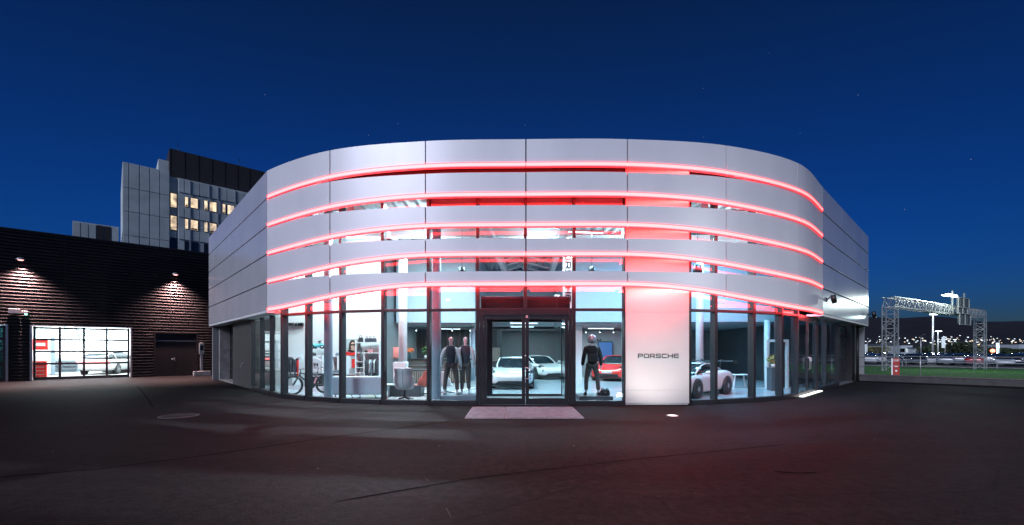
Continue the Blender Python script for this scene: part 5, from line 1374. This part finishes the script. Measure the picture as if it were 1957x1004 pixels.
# low kerb wall and lawn falling to the road
M['conc_cap'] = mat('coping_concrete', (.085, .075, .075), .8, 0, .3, 6)
M['wall_low'] = mat('dark_wall_concrete', (.045, .045, .048), .85, 0, .3, 5, .5, 30)
o = thing('low_wall', 'low dark concrete wall along the right edge of the forecourt', 'wall', tuple(wpnt(0, 0, 0)))
mb = MB(); mb.obox(tuple(W0), tuple(WD), -36, 60, .0, .22, -.7, .28); mb.build('wall', M['wall_low'], o, world=True, bev=.015)
mb = MB(); mb.obox(tuple(W0), tuple(WD), -36, 60, -.03, .25, .283, .33); mb.build('coping', M['conc_cap'], o, world=True, bev=.01)
rnd = random.Random(3)
mb = MB(); ns, nd = 60, 24; vs = []
for i in range(ns + 1):
    for j in range(nd + 1):
        s = -40 + 150 * i / ns; dd = .24 + 45.8 * j / nd
        vs.append(wpnt(s, dd, gz(dd) + rnd.uniform(-.03, .03) * (0 < j < nd)))
mb.add(vs, [(i * (nd + 1) + j, (i + 1) * (nd + 1) + j, (i + 1) * (nd + 1) + j + 1, i * (nd + 1) + j + 1) for i in range(ns) for j in range(nd)], True)
tag(mb.build('lawn', M['grass']), kind='structure')
mb = MB()
for i in range(9000):
    s = rnd.uniform(-9, 28); dd = .3 + 30 * rnd.random() ** 1.6; p = wpnt(s, dd, gz(dd) - .03); h = rnd.uniform(.04, .10); w = .012 + .0007 * dd; a = rnd.uniform(0, 3.14)
    mb.add([p + Vector((-w * math.cos(a), -w * math.sin(a), 0)), p + Vector((w * math.cos(a), w * math.sin(a), 0)), p + Vector((rnd.uniform(-.05, .05), rnd.uniform(-.05, .05), h))], [(0, 1, 2)])
tag(mb.build('grass', mat('grass_blade', (.05, .2, .028), .8, 0, .4, 2), recalc=False), 'short green grass on the strip beyond the low wall', 'grass', kind='stuff')
mb = MB(); q = [wpnt(-60, 46, -.59), wpnt(160, 46, -.59), wpnt(160, 57, -.59), wpnt(-60, 57, -.59)]; mb.add(q, [(0, 1, 2, 3)]); tag(mb.build('road', M['road'], recalc=False), kind='structure')
mb = MB()
for dd in (46.6, 56.4): mb.add([wpnt(-60, dd, -.585), wpnt(160, dd, -.585), wpnt(160, dd + .18, -.585), wpnt(-60, dd + .18, -.585)], [(0, 1, 2, 3)])
for k in range(40): mb.add([wpnt(-60 + k * 5.5, 51.4, -.585), wpnt(-57 + k * 5.5, 51.4, -.585), wpnt(-57 + k * 5.5, 51.55, -.585), wpnt(-60 + k * 5.5, 51.55, -.585)], [(0, 1, 2, 3)])
tag(mb.build('road_marking', M['wall_white'], recalc=False), kind='structure')
mb = MB(); mb.add([wpnt(-60, 58.5, -.58), wpnt(160, 58.5, -.58), wpnt(160, 120, -.58), wpnt(-60, 120, -.58)], [(0, 1, 2, 3)]); tag(mb.build('car_park', M['road'], recalc=False), kind='structure')
# guard rails by the road
for dd, lab in ((45.2, 'galvanised guard rail along the near side of the road'), (57.6, 'galvanised guard rail along the far side of the road')):
    o = thing('guard_rail', lab, 'guard rail', tuple(wpnt(0, dd, -.6)), 0, 'guard rails beside the road')
    mb = MB()
    for z in (.62,): 
        for s in range(-10, 14): mb.bar(wpnt(s * 8, dd, -.6 + z), wpnt(s * 8 + 7.98, dd, -.6 + z), .05, .10)
    mb.build('rail', M['plinth'], o, world=True)
    for s in range(-3, 13):
        mb = MB(); p = wpnt(s * 8, dd + .09, 0); mb.box(p.x - .05, p.x + .05, p.y - .05, p.y + .05, -.65, .1); mb.build('post', M['galv'], o, world=True)
# wire railing on the low wall
o = thing('railing', 'thin wire railing standing on the low wall at the forecourt edge', 'railing', tuple(wpnt(0, .1, .33)))
for z in (1.25, .78):
    mb = MB(); mb.tube([wpnt(-20, .1, z), wpnt(20, .1, z + .02), wpnt(30, .1, z)], .012, 6); mb.build('wire', M['galv'], o, world=True)
for s in (-9.2, -3.5, 2.2, 7.9, 13.6):
    mb = MB(); p = wpnt(s, .1, 0); mb.tube([(p.x, p.y, .33), (p.x, p.y, 1.3)], .018, 8); mb.build('post', M['galv'], o, world=True)
# red stop pillar
p = at(1712, 700, 23.5)
M['stop_red'] = mat('stop_red_paint', (.36, .02, .018), .5)
o = thing('stop_pillar', 'small red and white pillar with STOP lettering at the edge of the grass', 'pillar', (p.x, p.y, gz(2.6)), R(-38))
zt = EYE + (HZ - 685) / F * 23.5 - gz(2.6)
mb = MB(); mb.box(-.13, .15, -.1, .1, .0, zt * .78); mb.build('body', M['stop_red'], o, bev=.01)
mb = MB(); mb.box(-.13, .15, -.1, .1, zt * .782, zt); mb.build('cap', M['stop_red'], o, bev=.01)
mb = MB(); mb.box(-.19, -.132, -.09, .09, 0, zt); mb.build('side_strip', M['wall_white'], o)
mb = MB(); letters(mb, 'STOP', -.11, zt * .82, .11, .05, .012, .014, -.112, -.101); mb.build('lettering', M['wall_white'], o)
mb = MB(); mb.box(-.03, .05, -.106, -.101, zt * .22, zt * .32); mb.box(-.06, .08, -.108, -.1015, zt * .5, zt * .58); mb.build('sticker', M['wall_white'], o)

# sign gantry of welded lattice
gA, gB = Vector((28.2, 32.0)), Vector((46.9, 43.0))
gd_ = (gB - gA).normalized(); gn_ = Vector((-gd_.y, gd_.x)); GL_ = (gB - gA).length
gan = thing('sign_gantry', 'galvanised lattice sign gantry standing on the grass by the road', 'gantry', (gA.x, gA.y, 0))
def gq(l, n, z): 
    p = gA + gd_ * l + gn_ * n; return Vector((p.x, p.y, z))
def lattice(name, f, ln, w, h, step, r=.027):
    """four chords with zigzag bracing; f(l, a, b) places a point"""
    mb = MB()
    for a in (-w / 2, w / 2):
        for b in (-h / 2, h / 2): mb.bar(f(0, a, b), f(ln, a, b), r * 2.0)
    n = max(2, round(ln / step))
    for i in range(n):
        l0, l1 = ln * i / n, ln * (i + 1) / n
        for s in (-1, 1):
            e = s if i % 2 == 0 else -s
            mb.bar(f(l0, s * w / 2, -e * h / 2), f(l1, s * w / 2, e * h / 2), r * 1.2); mb.bar(f(l0, -e * w / 2, s * h / 2), f(l1, e * w / 2, s * h / 2), r * 1.2)
            mb.bar(f(l1, s * w / 2, -h / 2), f(l1, s * w / 2, h / 2), r); mb.bar(f(l1, -w / 2, s * h / 2), f(l1, w / 2, s * h / 2), r)
    return mb.build(name, M['gantry'], gan, world=True)
M['gantry'] = mat('zinc_lattice', (.46, .48, .49), .4, .5, .15, 8)
for l in (0, GL_):
    zb_ = gz(14.7) if l == 0 else gz(35.3)
    lattice('leg', lambda t, a, b, l=l, zb_=zb_: gq(l + a, b, zb_ + t), 4.75 - zb_, .72, .72, .55)
lattice('beam', lambda t, a, b: gq(t - .36, a, 5.12 + b), GL_ + .72, .72, .72, .55)
for l, n0, z0, z1, w in ((12.3, -.55, 5.35, 6.15, 2.9), (12.6, -.56, 3.85, 4.75, 3.0), (12.2, -.54, 4.80, 5.32, 2.6)):
    mb = MB()
    for i in range(4):
        a = l + i * w / 4; P_ = [gq(a + .03, n0, 0), gq(a + w / 4 - .03, n0, 0), gq(a + w / 4 - .03, n0 - .12, 0), gq(a + .03, n0 - .12, 0)]
        mb.prism([(p.x, p.y) for p in P_], z0, z1)
    sg_ = mb.build('sign_panel', M['plinth_dark'], gan, world=True, bev=.02)
    mb = MB()
    for z in (z0 - .03, z1 + .03): mb.bar(gq(l - .05, n0 - .15, z), gq(l + w + .05, n0 - .15, z), .06)
    for i in range(3): mb.bar(gq(l + i * w / 2, n0 - .15, z0 - .05), gq(l + i * w / 2, n0 - .15, z1 + .05), .05)
    mb.build('sign_frame', M['gantry'], gan, world=True)
for l in (11.9, 15.1):
    mb = MB(); mb.bar(gq(l, -.4, 5.0), gq(l, -.4, 6.75), .09); mb.build('upright', M['gantry'], gan, world=True)
mb = MB(); mb.bar(gq(7.2, -.9, 6.0), gq(15.1, -.4, 6.3), .07); mb.build('boom', M['gantry'], gan, world=True)
mb = MB(); mb.bar(gq(8.4, -.95, 6.12), gq(11.4, -.75, 6.20), .20, .16); mb.build('lamp', emit('gantry_lamp', (.85, 1, .92), 14), gan, world=True)
mb = MB(); mb.bar(gq(6.2, -.1, 4.70), gq(12.0, -.1, 4.66), .25, .12); mb.build('walkway', M['gantry'], gan, world=True)
for l, E in ((8.9, 300), (10.4, 300)):
    L_ = bpy.data.lights.new('gantry_light', 'POINT'); L_.energy = E; L_.color = (.85, 1, .93); L_.shadow_soft_size = .2
    lo = bpy.data.objects.new('gantry_light', L_); COL.objects.link(lo); lo.location = gq(l, -1.5, 6.05)

# lamp posts, flags, far buildings, trees
def post(name, label, px, ytop, Y, zb_, r, cat='lamp post', lamp=None, col=(.85, .95, 1), E=8, arm=0, group=None):
    X = (px - CX) / F * Y; zt = EYE + (HZ - ytop) / F * Y
    o = thing(name, label, cat, (X, Y, zb_), 0, group)
    mb = MB(); mb.tube([(0, 0, 0), (0, 0, zt - zb_)], [r, r * .6], 10); mb.build('pole', M['gantry'], o)
    if lamp:
        mb = MB(); h = zt - zb_
        for dx in (-1, 1): mb.bar((0, 0, h), (dx * lamp, -.2, h + .12), .09); 
        mb.build('arm', M['gantry'], o)
        for dx in (-1, 1):
            mb = MB(); mb.box(dx * lamp - .3, dx * lamp + .3, -.4, .1, h + .02, h + .14); mb.build('lamp_head', emit('lamp_head_glow', col, E, False), o)
    return o
post('light_pole', 'tall floodlit lamp pole under the gantry beam', 1783, 602, 95, -.6, .22, lamp=.4, E=10)
for px_, y_, Y_ in ((1783, 600, 92), (1792, 632, 116), (1690, 640, 100), (1900, 640, 104), (1980, 640, 104)):
    L_ = bpy.data.lights.new('car_park_light', 'POINT'); L_.energy = 2400; L_.color = (.82, .94, 1); L_.shadow_soft_size = .4
    lo = bpy.data.objects.new('car_park_light', L_); COL.objects.link(lo); lo.location = at(px_, y_, Y_)
post('light_pole', 'shorter bright lamp pole right of the tall one under the gantry', 1792.5, 634, 120, -.6, .2, lamp=.4, E=9)
o = post('street_lamp', 'dark curved street lamp left of the tall floodlit pole', 1760, 645, 90, -.6, .10)
mb = MB(); h = EYE + (HZ - 645) / F * 90 + .6; mb.tube([(0, 0, h), (.1, 0, h + .3), (.5, 0, h + .5), (.8, 0, h + .52)], .06, 8); mb.build('arm', M['dark_metal'], o)
for px, y, Y, lab in ((1652, 640, 95, 'white flag on a slim pole nearest the showroom corner'), (1806, 643, 110, 'pale flag on a pole right of the lamp poles'), (1910, 654, 110, 'pale flag on the pole farthest to the right'), (1657.5, 657, 120, 'short white flag pole behind the one at the showroom corner')):
    o = post('flagpole', lab, px, y, Y, -.6, .09, 'flagpole', group='flagpoles by the car park'); h = EYE + (HZ - y) / F * Y + .6
    mb = MB(); mb.loft([[(-.05 - x, .05 * math.sin(x * 5 + z), z) for x in (0, .25, .5, .8)] for z in (h - .2, h - 1.5, h - 3.0)], closed=False, caps=False); mb.build('flag', M['cloth_pale'], o, recalc=False)
def far_building(label, px0, px1, ytop, Y, m, wins, zb_=-.6, cat='building'):
    x0, x1 = (px0 - CX) / F * Y, (px1 - CX) / F * Y; zt = EYE + (HZ - ytop) / F * Y
    o = thing('distant_building', label, cat, ((x0 + x1) / 2, Y, zb_)); w = (x1 - x0) / 2
    mb = MB(); mb.box(-w, w, 0, 14, 0, zt - zb_); mb.build('wall', m, o)
    mb = MB(); mb.box(-w - .2, w + .2, -.2, 14.2, zt - zb_ + .004, zt - zb_ + .3); mb.build('roof', M['tower_dark'], o)
    for i in range(wins):
        for z in (1.2, 4.0):
            if z + 1.5 > zt - zb_: continue
            a = -w + (i + .5) * 2 * w / wins
            mb = MB(); mb.box(a - .7, a + .7, -.06, -.003, z, z + 1.3); mb.build('window', M['win_dark'] if (i * 7 + int(z)) % 3 else M['win_cool'], o)
    return o
M['win_cool'] = emit('cool_lit_window', (.75, .9, 1), 1.0, False)
M['far_white'] = mat('far_pale_wall', (.40, .46, .50), .8, 0, .08)
far_building('white flat roofed building behind the left leg of the gantry', 1722, 1744, 660, 150, M['far_white'], 5)
far_building('lower white block stepping down right of the white flat roofed building', 1744.5, 1757, 666, 148, M['far_white'], 2)
far_building('long grey hall with lit windows behind the left gantry leg', 1682, 1720, 657, 165, M['plinth'], 8)
far_building('small grey house at the showroom corner beyond the cars', 1640, 1662, 668, 170, M['plinth_dark'], 4)
far_building('pale shed with lit strip at the right edge of the photo', 1948, 1975, 658, 170, M['far_white'], 4)
far_building('long low lit hall behind the parked cars on the right', 1885, 1945, 680, 175, M['far_white'], 9)
def tree(label, px, Y, ytop, r, m, zb_=-.6, n=1100):
    X = (px - CX) / F * Y; h = EYE + (HZ - ytop) / F * Y - zb_
    o = thing('tree', label, 'tree', (X, Y, zb_), 0, 'trees beyond the car park')
    rn = random.Random(int(px)); mb = MB()
    mb.tube([(0, 0, 0), (.1, 0, h * .3), (0, .1, h * .6)], [.3, .2, .1], 8)
    for k in range(6): a = k * 1.1; mb.tube([(0, 0, h * (.25 + .06 * k)), (r * .6 * math.cos(a), r * .6 * math.sin(a), h * (.45 + .07 * k))], [.1, .03], 6)
    mb.build('trunk', M['wood'], o)
    mb = MB(); cl = [(Vector((rn.gauss(0, .42) * r, rn.gauss(0, .42) * r, h * rn.uniform(.35, .85))), rn.uniform(.3, .55) * r) for _ in range(12)]
    for i in range(n):
        c, rr = cl[i % 12]; v = Vector((rn.gauss(0, 1), rn.gauss(0, 1), rn.gauss(0, 1))).normalized() * rr * rn.random() ** .4; s = .30 * rn.uniform(.7, 1.5)
        a = Vector((rn.uniform(-1, 1), rn.uniform(-1, 1), rn.uniform(-1, 1))).normalized() * s; b = a.cross(Vector((rn.uniform(-1, 1), rn.uniform(-1, 1), 1))).normalized() * s * .6
        p = c + v; p.z = min(p.z, h); mb.add([p - a, p + b, p + a, p - b], [(0, 1, 2, 3)])
    mb.build('crown', m, o, recalc=False)
M['leaf_dark'] = mat('dark_leaf', (.035, .055, .028), .8, 0, .5, .6)
M['leaf_olive'] = mat('olive_leaf', (.13, .13, .05), .8, 0, .5, .6)
for px, Y, yt, r, m, lab in ((1674, 140, 664, 3.5, 'leaf_olive', 'yellow green tree lit by lamps left of the gantry leg'), (1647, 145, 668, 3, 'leaf_dark', 'dark round tree close to the showroom corner'), (1775, 140, 664, 4.5, 'leaf_dark', 'dark tree left of the tall floodlit pole'), (1812, 150, 660, 6, 'leaf_dark', 'broad dark tree right of the lamp poles'), (1836, 145, 655, 6, 'leaf_dark', 'highest dark tree midway between lamp poles and right gantry leg'), (1860, 150, 662, 5.5, 'leaf_dark', 'dark tree just left of the right gantry leg'), (1893, 140, 666, 4.5, 'leaf_dark', 'dark tree just right of the right gantry leg'), (1925, 145, 668, 5, 'leaf_dark', 'dark tree at the right edge of the photo')):
    tree(lab, px, Y, yt, r, M[m])
o = post('signal_lamp', 'red signal lamp on a pole right of the gantry', 1896, 670, 120, -.6, .1, 'signal lamp')
mb = MB(); h = EYE + (HZ - 670) / F * 120 + .6; mb.ball((0, -.15, h - .1), .5); mb.build('lamp', emit('red_signal', (1, .16, .05), 6, False), o)
# parked cars
rn = random.Random(11)
paints = [('white', mat('far_white_paint', (.62, .64, .65), .3, 0, .02, coat=1)), ('silver', mat('far_silver_paint', (.34, .36, .38), .3, .4, .05)), ('black', mat('far_black_paint', (.02, .02, .022), .3, 0, .05, coat=1)), ('blue', mat('far_blue_paint', (.03, .08, .2), .3, 0, .05, coat=1)), ('red', mat('far_red_paint', (.4, .02, .02), .3, 0, .05, coat=1))]
pro = {}
for nm, pm in paints:
    for kind, spec in (('saloon', SED), ('hatchback', HAT)):
        root = thing('parked_car', '', 'car', (0, 0, 0)); del_ = None
        L = spec['L']
        mb = MB(); mb.loft(car_shell(L, spec['body'])); mb.build('body', pm, root)
        mb = MB(); mb.loft(cabin_shell(L, spec['cabin'])); mb.build('windows', M['car_glass'], root)
        for wb_ in spec['wb']:
            for s in (-1, 1): mb = MB(); r = spec['wr']; mb.lathe([(r * .6, s * (.86 - .1)), (r, s * .78), (r, s * .93), (r * .6, s * .945)], 14, (L / 2 - wb_ * L, 0, r), 'y'); mb.build('wheel', M['rubber'], root)
        pro[(nm, kind)] = [root, False]
wdang = math.atan2(WN.y, WN.x)
for row, dd in enumerate((60.8, 66.2, 78.0, 83.5, 96.0)):
    for i in range(-10, 40):
        s = i * 2.75 + rn.uniform(-.2, .2) - 4 + row * 1.3
        p = wpnt(s, dd, -.58); px = CX + F * p.x / p.y
        if not (1628 < px < 1985) or rn.random() < .12: continue
        nm = rn.choices([q[0] for q in paints], (5, 4, 5, 2, 1))[0]; kind = rn.choice(('saloon', 'hatchback'))
        e = pro[(nm, kind)]
        if e[1]: r_ = copy_tree(e[0])
        else: r_, e[1] = e[0], True
        r_.location = p; r_.rotation_euler = (0, 0, wdang + (math.pi if rn.random() < .5 else 0) + rn.uniform(-.03, .03))
        rowname = ('in the first row behind the road', 'in the second row behind the road', 'in the middle row of the car park', 'in the fourth row of the car park', 'in the last row of the car park')[row]
        r_['label'] = f'{nm} {kind} parked {rowname}'; r_['group'] = 'cars in the car park beyond the road: ' + f'{nm} {kind}, row {row + 1}'
for e in pro.values():
    if not e[1]:
        for ch in [x for x in COL.objects if x.parent == e[0]]: bpy.data.objects.remove(ch)
        bpy.data.objects.remove(e[0])
# car park lamps and the hills with the town
hill = MB(); nA, nR = 90, 10; vs = []
def ridge(a):
    return 46 + 9 * math.sin(a * 5.1 + 1) + 6 * math.sin(a * 13 + .4) + 3 * math.sin(a * 31) + 1.6 * math.sin(a * 71 + 2)
def hillz(a, t): return -1 + (ridge(a) + 1) * smooth(t)
for i in range(nA + 1):
    a = R(-15) + R(95) * i / nA
    for j in range(nR + 1):
        t = j / nR; rr = 420 + 560 * t
        vs.append((rr * math.sin(a + R(30)), rr * math.cos(a + R(30)), hillz(a, t)))
hill.add(vs, [(i * (nR + 1) + j, (i + 1) * (nR + 1) + j, (i + 1) * (nR + 1) + j + 1, i * (nR + 1) + j + 1) for i in range(nA) for j in range(nR)], True)
M['hill'] = mat('wooded_hill', (.005, .006, .008), .95, 0, .5, .04, 1, .3)
tag(hill.build('hills', M['hill']), kind='structure')
mb = MB(); mb2 = MB()
for i in range(430):
    px = rn.uniform(1640, 1990) if i < 330 else rn.uniform(-200, 300); al = math.atan2(px - CX, F); ytar = 651.5 + rn.gauss(0, 3) + (rn.random() < .25) * rn.uniform(4, 12); t = .02
    while t < .6 and HZ - F * (hillz(al - R(30), t) + 2.5 - EYE) / ((420 + 560 * t) * math.cos(al)) > ytar: t += .01
    cx_ = math.sin(px * .05) * .5 + math.sin(px * .021 + 1)
    if rn.random() > .55 + .3 * cx_: continue
    rr = 420 + 560 * t; z = hillz(al - R(30), t) + rn.uniform(1.5, 4); s = rn.uniform(.14, .36)
    (mb if rn.random() < .65 else mb2).box(rr * math.sin(al) - s * 1.4, rr * math.sin(al) + s * 1.4, rr * math.cos(al) - s, rr * math.cos(al) + s, z - s * .8, z + s * .8)
tag(mb.build('town_lights', emit('cool_town_light', (.8, .92, 1), 2.0, False)), 'cool white lights of the town on the dark hillside', 'town lights', kind='stuff')
tag(mb2.build('town_lights', emit('warm_town_light', (1, .72, .42), 1.6, False)), 'warm yellow lights of the town on the dark hillside', 'town lights', kind='stuff')
# ------------------------------------------------------------------ light, sky, camera
def area(name, loc, sx, sy_, E, col, rot=(0, 0, 0)):
    l = bpy.data.lights.new(name, 'AREA'); l.shape = 'RECTANGLE'; l.size = sx; l.size_y = sy_; l.energy = E; l.color = col
    o = bpy.data.objects.new(name, l); COL.objects.link(o); o.location = loc; o.rotation_euler = rot; return o
COOL = (.66, .92, 1)
for i, (x, y, z, E) in enumerate(((7.0, 14.1, 5.8, 80), (-6.6, 15.8, 5.8, 95), (-3.4, 15.0, 5.8, 105), (-3.2, 17.4, 5.8, 95), (-.6, 15.6, 5.5, 80), (2.6, 15.6, 5.8, 95), (5.4, 16.2, 5.8, 120), (8.3, 17.4, 5.8, 110), (11.0, 17.0, 5.4, 24), (-3.4, 22.6, 2.65, 38), (.6, 21.5, 2.88, 45), (4.6, 22.2, 2.65, 60), (8.4, 22.5, 2.65, 70), (.6, 25, 2.88, 26), (-9, 17.2, 5.8, 70))):  # first lamp has no luminaire: fill added for the winged coupe's near side
    area('ceiling_and_fill_glow', (x, y, z), 1.4, .5, E * (3.0 if y < 19 else 2.6), (.22, .64, 1) if x > 5 else COOL if x > -5 else (.82, .97, 1))
for i, x in enumerate((-6.5, -3.5, 1.2, 4.8, 8.2)):
    area('deck_wash', (x, 16.5, 5.3), 1.6, 1.0, 110, COOL, (R(180), 0, 0))
q = gp((d0 + d1) / 2, -3.6, 3.55); area('workshop_and_fill_light', q, 5, 4, 1500, (.92, .98, 1), (0, 0, R(43)))
q = gp((d0 + d1) / 2, -6.5, 2.2); area('workshop_and_fill_light', q, 4, 2, 420, (.88, .96, 1), (R(80), 0, R(43)))  # fill lamp added at the back, facing out, to light the ground outside
q = gp(e1 - .8, -2.0, 3.2); area('workshop_and_fill_light', q, 1.2, 1.2, 26, (.1, .75, .9))

o = thing('lamp_post', 'tall grey lamp post lighting the forecourt from the right', 'lamp post', (21, -5, 0))
mb = MB(); mb.tube([(0, 0, 0), (0, 0, 9)], [.11, .06], 10); mb.tube([(0, 0, 8.9), (-.5, .1, 9.2), (-1.2, .3, 9.25)], .04, 8); mb.build('pole', M['galv'], o)
mb = MB(); mb.box(-1.8, -1.1, .15, .45, 9.18, 9.3); mb.build('lamp_head', M['galv'], o); mb = MB(); mb.box(-1.75, -1.15, .2, .4, 9.14, 9.179); mb.build('lens', emit('lamp_post_lens', (1, .95, .88), 30), o)
area('lamp_post_light', (19.4, -4.7, 9.1), .6, .3, 4600, (.94, .97, 1))
# red area lamps added behind the bands for spill on glass, posts and pillar
def strip_fill(u0, u1, k, E, back=.15, wd=.2):
    um = (u0 + u1) / 2; p = PP(um); n = PN(um); z = band_bottom(k, um) - .125
    l = area('strip_spill_fill', (p.x - n.x * back, p.y - n.y * back, z), (PP(u1) - PP(u0)).length, wd, E, (1, .04, .04))
    l.rotation_euler = (Vector((-n.x, -n.y, -1.5))).to_track_quat('-Z', 'Y').to_euler()
    import mathutils
    d = Vector((-n.x * .7, -n.y * .7, -1.6)).normalized(); xa = (PP(u1) - PP(u0)).normalized(); xa = Vector((xa.x, xa.y, 0)); za = -d; ya = za.cross(xa).normalized(); xa = ya.cross(za)
    l.rotation_euler = Matrix((xa, ya, za)).transposed().to_euler()
for b in range(7): strip_fill(b + .05, b + .95, 4, 46)
for k in range(5): strip_fill(4.0, 4.66, k, 95 if k == 4 else 34, .11, .10)
# small bright spot inside, near the glass: throws the pale bars on the asphalt between the bands
for (x, y, z, tx, ty, E) in ((-3.2, 14.3, 6.25, -5.2, 8.6, 4200), (-5.2, 15.2, 6.25, -8.5, 10.0, 2200)):
    l = bpy.data.lights.new('spot_light', 'SPOT'); l.energy = E; l.color = (.86, .9, 1); l.spot_size = R(75); l.spot_blend = .8; l.shadow_soft_size = .04
    lo = bpy.data.objects.new('spot_light', l); COL.objects.link(lo); lo.location = (x, y, z); lo.rotation_euler = (Vector((tx, ty, 0)) - lo.location).to_track_quat('-Z', 'Y').to_euler()
# across the yard behind the viewer, mirrored in the glass
o = thing('opposite_building', 'long dark hall across the yard mirrored in the shop windows', 'building', (5, -42, 0))
mb = MB(); mb.box(-30, 26, -12, 0, 0, 9); mb.build('wall', M['tower_dark'], o)
mb = MB(); mb.box(-30.3, 26.3, -12.3, .3, 9.004, 9.5); mb.build('roof', M['black'], o)
for i in range(12):
    mb = MB(); mb.box(-27 + i * 4.3, -24.6 + i * 4.3, .004, .06, 4.5, 6.2); mb.build('window', M['win_lit'] if i in (2, 3, 7, 10) else M['win_dark'], o)
for i, x in enumerate((-14, 4, 33)):
    o = thing('yard_lamp', ('left', 'middle', 'right')[i] + ' lamp post across the yard mirrored in the shop windows', 'lamp post', (x, -30 + 3 * i, 0))
    mb = MB(); mb.tube([(0, 0, 0), (0, 0, 8)], [.1, .06], 8); mb.build('pole', M['galv'], o); mb = MB(); mb.box(-.3, .3, -.2, .2, 8, 8.15); mb.build('lamp_head', emit('yard_lamp_head', (.9, .97, 1), 25, False), o)
w = bpy.data.worlds.new('World'); S.world = w; w.use_nodes = True
N, L = w.node_tree.nodes, w.node_tree.links
bg = N['Background']
sky = N.new('ShaderNodeTexSky'); sky.sky_type = 'NISHITA'; sky.sun_disc = False
sky.sun_elevation = R(2.3); sky.sun_rotation = R(180); sky.altitude = 50; sky.air_density = 1.0; sky.dust_density = .3; sky.ozone_density = 6
tint = N.new('ShaderNodeMix'); tint.data_type = 'RGBA'; tint.blend_type = 'MULTIPLY'; tint.inputs[0].default_value = 1; tint.inputs[7].default_value = (.6, .70, 1.15, 1)
L.new(sky.outputs['Color'], tint.inputs[6])
tc = N.new('ShaderNodeTexCoord'); sz = N.new('ShaderNodeSeparateXYZ'); L.new(tc.outputs['Generated'], sz.inputs[0])
rp = N.new('ShaderNodeValToRGB'); L.new(sz.outputs['Z'], rp.inputs['Fac']); rp.color_ramp.elements[0].position = .02; rp.color_ramp.elements[1].position = .72
rp.color_ramp.elements[0].color = (.62, .80, 1.36, 1); rp.color_ramp.elements[1].color = (.85, .38, .36, 1); L.new(rp.outputs['Color'], tint.inputs[7]); vo = N.new('ShaderNodeTexVoronoi'); vo.inputs['Scale'].default_value = 70
L.new(tc.outputs['Generated'], vo.inputs['Vector'])
lt = N.new('ShaderNodeMath'); lt.operation = 'LESS_THAN'; lt.inputs[1].default_value = .042; L.new(vo.outputs['Distance'], lt.inputs[0])
sp = N.new('ShaderNodeSeparateColor'); L.new(vo.outputs['Color'], sp.inputs['Color'])
g2 = N.new('ShaderNodeMath'); g2.operation = 'GREATER_THAN'; g2.inputs[1].default_value = .90; L.new(sp.outputs[0], g2.inputs[0])
mu = N.new('ShaderNodeMath'); mu.operation = 'MULTIPLY'; L.new(lt.outputs[0], mu.inputs[0]); L.new(g2.outputs[0], mu.inputs[1])
st_ = N.new('ShaderNodeMath'); st_.operation = 'MULTIPLY'; st_.inputs[1].default_value = 1.2; L.new(mu.outputs[0], st_.inputs[0])
ad = N.new('ShaderNodeMix'); ad.data_type = 'RGBA'; ad.blend_type = 'ADD'; ad.inputs[0].default_value = 1
L.new(tint.outputs[2], ad.inputs[6]); L.new(st_.outputs[0], ad.inputs[7])
L.new(ad.outputs[2], bg.inputs['Color']); bg.inputs['Strength'].default_value = .15

sl = bpy.data.lights.new('dusk_sun', 'SUN'); sl.energy = 2.4; sl.angle = R(22); sl.color = (.80, .83, 1)
so = bpy.data.objects.new('dusk_sun', sl); COL.objects.link(so); so.rotation_euler = (R(62), 0, R(-34)); so.location = (0, -10, 30)

cd = bpy.data.cameras.new('camera'); co = bpy.data.objects.new('camera', cd); COL.objects.link(co)
cd.sensor_width = 36; cd.lens = 36 * F / 1957; cd.shift_y = (HZ - 502) / 1957; cd.clip_end = 6000; cd.clip_start = .05
co.location = (0, 0, EYE); co.rotation_euler = (R(90), 0, 0)
S.camera = co
S.view_settings.view_transform = 'Standard'; S.view_settings.look = 'None'; S.view_settings.exposure = 0; S.view_settings.gamma = 1
S.cycles.use_denoising = True
try: S.cycles.denoiser = 'OPENIMAGEDENOISE'
except Exception: pass
S.cycles.max_bounces = 8; S.cycles.transparent_max_bounces = 16; S.cycles.sample_clamp_indirect = 2.5
S.cycles.caustics_reflective = False; S.cycles.caustics_refractive = False
